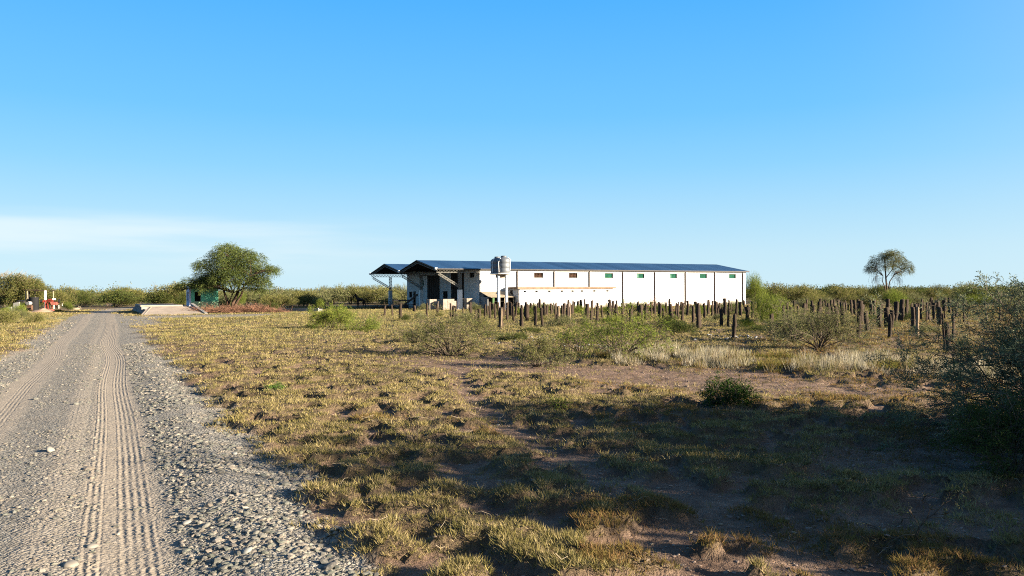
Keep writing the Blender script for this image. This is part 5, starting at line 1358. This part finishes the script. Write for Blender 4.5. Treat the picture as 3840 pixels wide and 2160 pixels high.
belt(6, 980, 1190, 86, 92, 1.4, 1.9, ['pale', 'olive'], 'lower bush at the front of the belt left of the warehouse', 'low bushes left of the warehouse', 2.0, 3.2)
belt(36, 2830, 3900, 95, 150, 1.4, 3.0, ['olive', 'deep', 'olive', 'pale'], 'olive thorn bush in the belt right of the warehouse', 'belt right of the warehouse', 3.0, 6.0)
belt(14, 2850, 3900, 60, 85, 1.0, 1.5, ['olive', 'pale', 'green'], 'lower bush among the far posts at the right', 'low bushes among the far posts', 1.6, 3.0)
belt(12, 1900, 2800, 50, 66, 0.5, 0.85, ['pale', 'pale', 'green'], 'low scrubby bush in front of the long white wall', 'low bushes along the white wall', 1.2, 2.4)
belt(46, 1420, 3480, 25, 56, 0.25, 0.7, ['pale', 'olive', 'deep', 'green', 'pale'], '', 'scrub among the wooden posts', 0.5, 1.7)
belt(7, -40, 130, 40, 60, 0.5, 0.9, ['pale', 'olive'], 'low pale bush on the verge left of the road', 'low bushes on the left verge', 1.0, 2.0)

# mid-distance individual shrubs with real branches (metres at 20-35 m)
def sput(o, sx, sy, label, rz=0.0):
    p = G(sx, sy); o.location = (p[0], p[1], float(gh(p[0], p[1])) - 0.02); o.rotation_euler = (0, 0, rz); tag(o, label, 'bush'); return o
r3 = np.random.default_rng(17)
sput(shrub(r3, 'thorn_bush', 1.35, 1.0, 34, 'thorn', 0.034, 13000, PALE + OLIVE, 0.016, (7, 5)), 1690, 1335, 'round twiggy thorn bush on the edge of the bare soil, left of centre')
sput(shrub(r3, 'broom_bush', 1.35, 1.0, 26, 'wisp', 0.042, 5200, GREEN, 0.014, (6, 5), curve=(0.0, -0.03)), 2335, 1350, 'tall wispy green bush right of centre with fine drooping stems')
sput(shrub(r3, 'broom_bush', 1.0, 0.75, 18, 'wisp', 0.042, 3000, GREEN, 0.014, (6, 5)), 2180, 1330, 'wispy green bush left of the tall one, merging with it')
sput(shrub(r3, 'broom_bush', 1.05, 0.85, 28, 'wisp', 0.05, 12000, GREEN + [(0.30, 0.33, 0.06)], 0.015, (6, 5)), 1245, 1238, 'bright yellow-green broom bush in the middle field left of the posts')
sput(shrub(r3, 'broom_bush', 0.85, 0.36, 18, 'wisp', 0.045, 4000, GREEN, 0.014, (6, 5)), 1370, 1245, 'darker green broom bush just right of the yellow-green one')
sput(shrub(r3, 'thorn_bush', 1.25, 1.15, 28, 'thorn', 0.040, 12000, PALE, 0.015, (7, 5)), 3070, 1320, 'pale leafy thorn bush among the posts, right of the bright green bush')
sput(shrub(r3, 'thorn_bush', 1.0, 0.85, 22, 'thorn', 0.038, 12000, PALE, 0.014, (6, 5)), 2975, 1290, 'smaller pale thorn bush between the green bush and the posts')
sput(shrub(r3, 'thorn_bush', 0.8, 0.45, 20, 'thorn', 0.036, 8000, PALE + OLIVE, 0.012, (6, 4)), 1560, 1290, 'low thorn shrub left of the round twiggy one')
sput(shrub(r3, 'thorn_bush', 0.75, 0.5, 20, 'thorn', 0.036, 8000, OLIVE + PALE, 0.012, (6, 4)), 2010, 1375, 'low olive shrub on the bare soil between the two largest mid bushes')
sput(shrub(r3, 'thorn_bush', 0.8, 0.5, 18, 'thorn', 0.036, 7000, OLIVE, 0.012, (6, 4)), 1800, 1255, 'small shrub behind the round twiggy thorn bush')
sput(shrub(r3, 'leafy_bush', 0.44, 0.36, 26, 'leafy', 0.034, 5200, [(0.035, 0.075, 0.018), (0.05, 0.10, 0.02), (0.025, 0.05, 0.015)], 0.007, (6, 4)), 2735, 1535, 'dense dark green leafy bush on the turf at right of centre')
sput(shrub(r3, 'green_weed', 0.20, 0.14, 20, 'leafy', 0.024, 1500, [(0.09, 0.20, 0.03), (0.12, 0.25, 0.04)], 0.004, (4, 3)), 1030, 1478, 'small vivid green weed in the sunlit turf')
sput(shrub(r3, 'thorn_sprig', 0.36, 0.36, 9, 'thorn', 0.018, 700, OLIVE + PALE, 0.005, (5, 3)), 1560, 1690, 'sparse thorny sprig growing out of a grass clump in the foreground')
sput(shrub(r3, 'thorn_sprig', 0.30, 0.30, 8, 'thorn', 0.018, 600, OLIVE + PALE, 0.005, (5, 3)), 1470, 1450, 'small thorny sprig in the turf left of the foot trail')
sput(shrub(r3, 'green_weed', 0.30, 0.12, 14, 'leafy', 0.026, 900, GREEN, 0.004, (4, 3)), 2090, 1535, 'patch of fresh green leaves in the middle turf')
sput(shrub(r3, 'thorn_sapling', 0.34, 0.40, 3, 'thorn', 0.014, 350, PALE, 0.006, (6, 4), wob=0.3), 3430, 2060, 'thin pale thorny sapling in the right foreground')
sput(shrub(r3, 'green_weed', 0.28, 0.10, 14, 'leafy', 0.026, 700, PALE + GREEN, 0.004, (4, 3)), 640, 1350, 'grey-green weed clump at the right edge of the road')
sput(shrub(r3, 'bare_bush', 1.35, 1.5, 14, 'thorn', 0.03, 0, PALE, 0.02, (6, 5), twigmat='redtwig', wob=0.12), 2465, 1165, 'bare reddish branches rising in front of the white wall')

# big bush at the right edge, close to the camera
r4 = np.random.default_rng(41)
BIG = (6.35, 8.2, 0.0)
o = shrub(r4, 'large_thorn_bush', 2.0, 1.6, 130, 'thorn', 0.027, 280000, [(0.22, 0.26, 0.14), (0.28, 0.31, 0.19), (0.15, 0.19, 0.09), (0.34, 0.35, 0.22)], 0.017, (9, 6), wob=0.13, loc=BIG, k=7, curve=(-0.035, -0.03, -0.02), rl=0.5, minr=0.0026, tilt=(0.1, 1.0))
tag(o, 'large dense thorn bush with long dark arching twigs filling the right edge', 'bush')
o = shrub(r4, 'thorn_bush', 0.7, 0.6, 26, 'thorn', 0.026, 16000, DEEP, 0.008, (7, 5), loc=(4.75, 6.35, 0))
o.location = tuple(G(3790, 1790)); tag(o, 'low dark bush at the foot of the large one, right edge', 'bush')
# bushes and trees out of frame to the right and behind that throw the long foreground shadows
for (x, y, w_, h_, kd, lab) in ((10.3, 4.0, 4.4, 4.0, 'deep', 'broad thorn tree to the right of the photographer'), (11.2, 2.7, 2.6, 3.9, 'deep', 'thorn tree farther to the right of the photographer'),
                                (8.6, 5.9, 3.2, 2.6, 'deep', 'thorn bush nearest the large one, outside the right edge'), (9.0, 3.6, 2.4, 2.0, 'deep', 'lower thorn bush beside the broad thorn tree')):
    bush(kd, x, y, w_, h_, lab)

# brush heaps (cut dry branches)
def heap(name, sx, d_, w_, dp, h_, n, mat, label, seed, rz=0.0):
    rg = np.random.default_rng(seed); m_ = MB()
    for _ in range(n):
        a = rg.normal(0, 0.42, 2); a = np.clip(a, -1, 1); z = h_ * max(0.05, (1 - a[0] ** 2 * 0.8)) * rg.random()
        c = np.array([a[0] * w_, a[1] * dp, z]); th = rg.uniform(0, 6.28); L = rg.uniform(0.25, 0.8); v = np.array([math.cos(th), math.sin(th), rg.normal(0.1, 0.35)]) * L
        P_ = np.array([c, c + v * 0.4 + rg.normal(0, 0.05, 3), c + v * 0.75 + rg.normal(0, 0.1, 3), c + v + rg.normal(0, 0.12, 3)]); P_[:, 2] = np.abs(P_[:, 2]) + 0.01
        m_.tube(P_, np.array([0.013, 0.010, 0.008, 0.005]) * rg.uniform(0.6, 1.3), 3, cap=False)
    o = m_.build(name, M[mat], loc=tuple(at(sx, d_))); o.rotation_euler = (0, 0, rz); tag(o, label, 'brush heap', 'heaps of cut branches', kind='stuff'); return o
heap('brush_heap', 800, 65.5, 2.6, 1.1, 0.42, 1100, 'redtwig', 'heap of cut reddish-brown branches in front of the green hut', 1)
heap('brush_heap', 930, 66.5, 3.4, 1.3, 0.45, 1500, 'redtwig', 'long heap of cut reddish-brown branches right of the big tree', 2)
heap('brush_heap', 2455, 62, 1.5, 0.8, 0.55, 500, 'redtwig', 'heap of reddish dead branches before the white wall', 3)
heap('brush_heap', 1440, 82, 2.6, 0.8, 0.25, 200, 'bark', 'dark debris heap of branches between the pony and the conveyor', 4)
mbk = MB(); p = at(2385, 68); n = 120
stones(mbk, p[0] + rng.normal(0, 0.8, n), p[1] + rng.normal(0, 0.35, n), rng.uniform(0.05, 0.14, n), rng, [(0.16, 0.14, 0.13), (0.28, 0.25, 0.22)], 0.0)
o = mbk.build('rubble_heap', M['stone']); tag(o, 'heap of grey rubble at the foot of the wall right of the annexe', 'rubble', kind='stuff')

# far scrub that reads as one mass
rf_ = np.random.default_rng(77); ms = MB()
nC = 4300; d_ = 135 * (1500 / 135) ** rf_.random(nC); ph = rf_.uniform(-0.95, 0.95, nC)
cx, cy = d_ * np.sin(ph), d_ * np.cos(ph); sz = rf_.uniform(1.6, 3.4, nC) * (1 + d_ / 1600); hh = rf_.uniform(1.2, 3.0, nC) * (1 + (d_ - 135) / 2600)
left = (cx < -0.32 * cy) & (rf_.random(nC) < 0.35); hh[left] *= 1.4
onr = np.abs(road_r(cx, cy)) < 3; 
k = 105; u = nrm(rf_.normal(0, 1, (nC, k, 3))); u[..., 2] = np.abs(u[..., 2])
P_ = np.stack([cx, cy, np.zeros(nC)], -1)[:, None] + u * np.stack([sz, sz, hh], -1)[:, None] * (rf_.random((nC, k, 1)) ** 0.3)
P_ = P_[~onr]; u = u[~onr]; hh2 = hh[~onr]; dd2 = d_[~onr]; m__ = len(P_)
cl_ = palette(rf_, m__, OLIVE + DEEP[1:], 0.15); cl_[(dd2 > 220) & (rf_.random(m__) < 0.4)] *= 0.6
Ln = np.repeat(0.24 + dd2 / 2000, k)
leaf_faces(ms, P_.reshape(-1, 3), (u + rf_.normal(0, 0.5, u.shape)).reshape(-1, 3), Ln, Ln * 0.55, rf_, np.repeat(cl_, k, 0))
o = ms.build('far_scrub', M['leaf']); tag(o, 'endless olive scrubland fading to the flat horizon', 'scrub', kind='stuff')
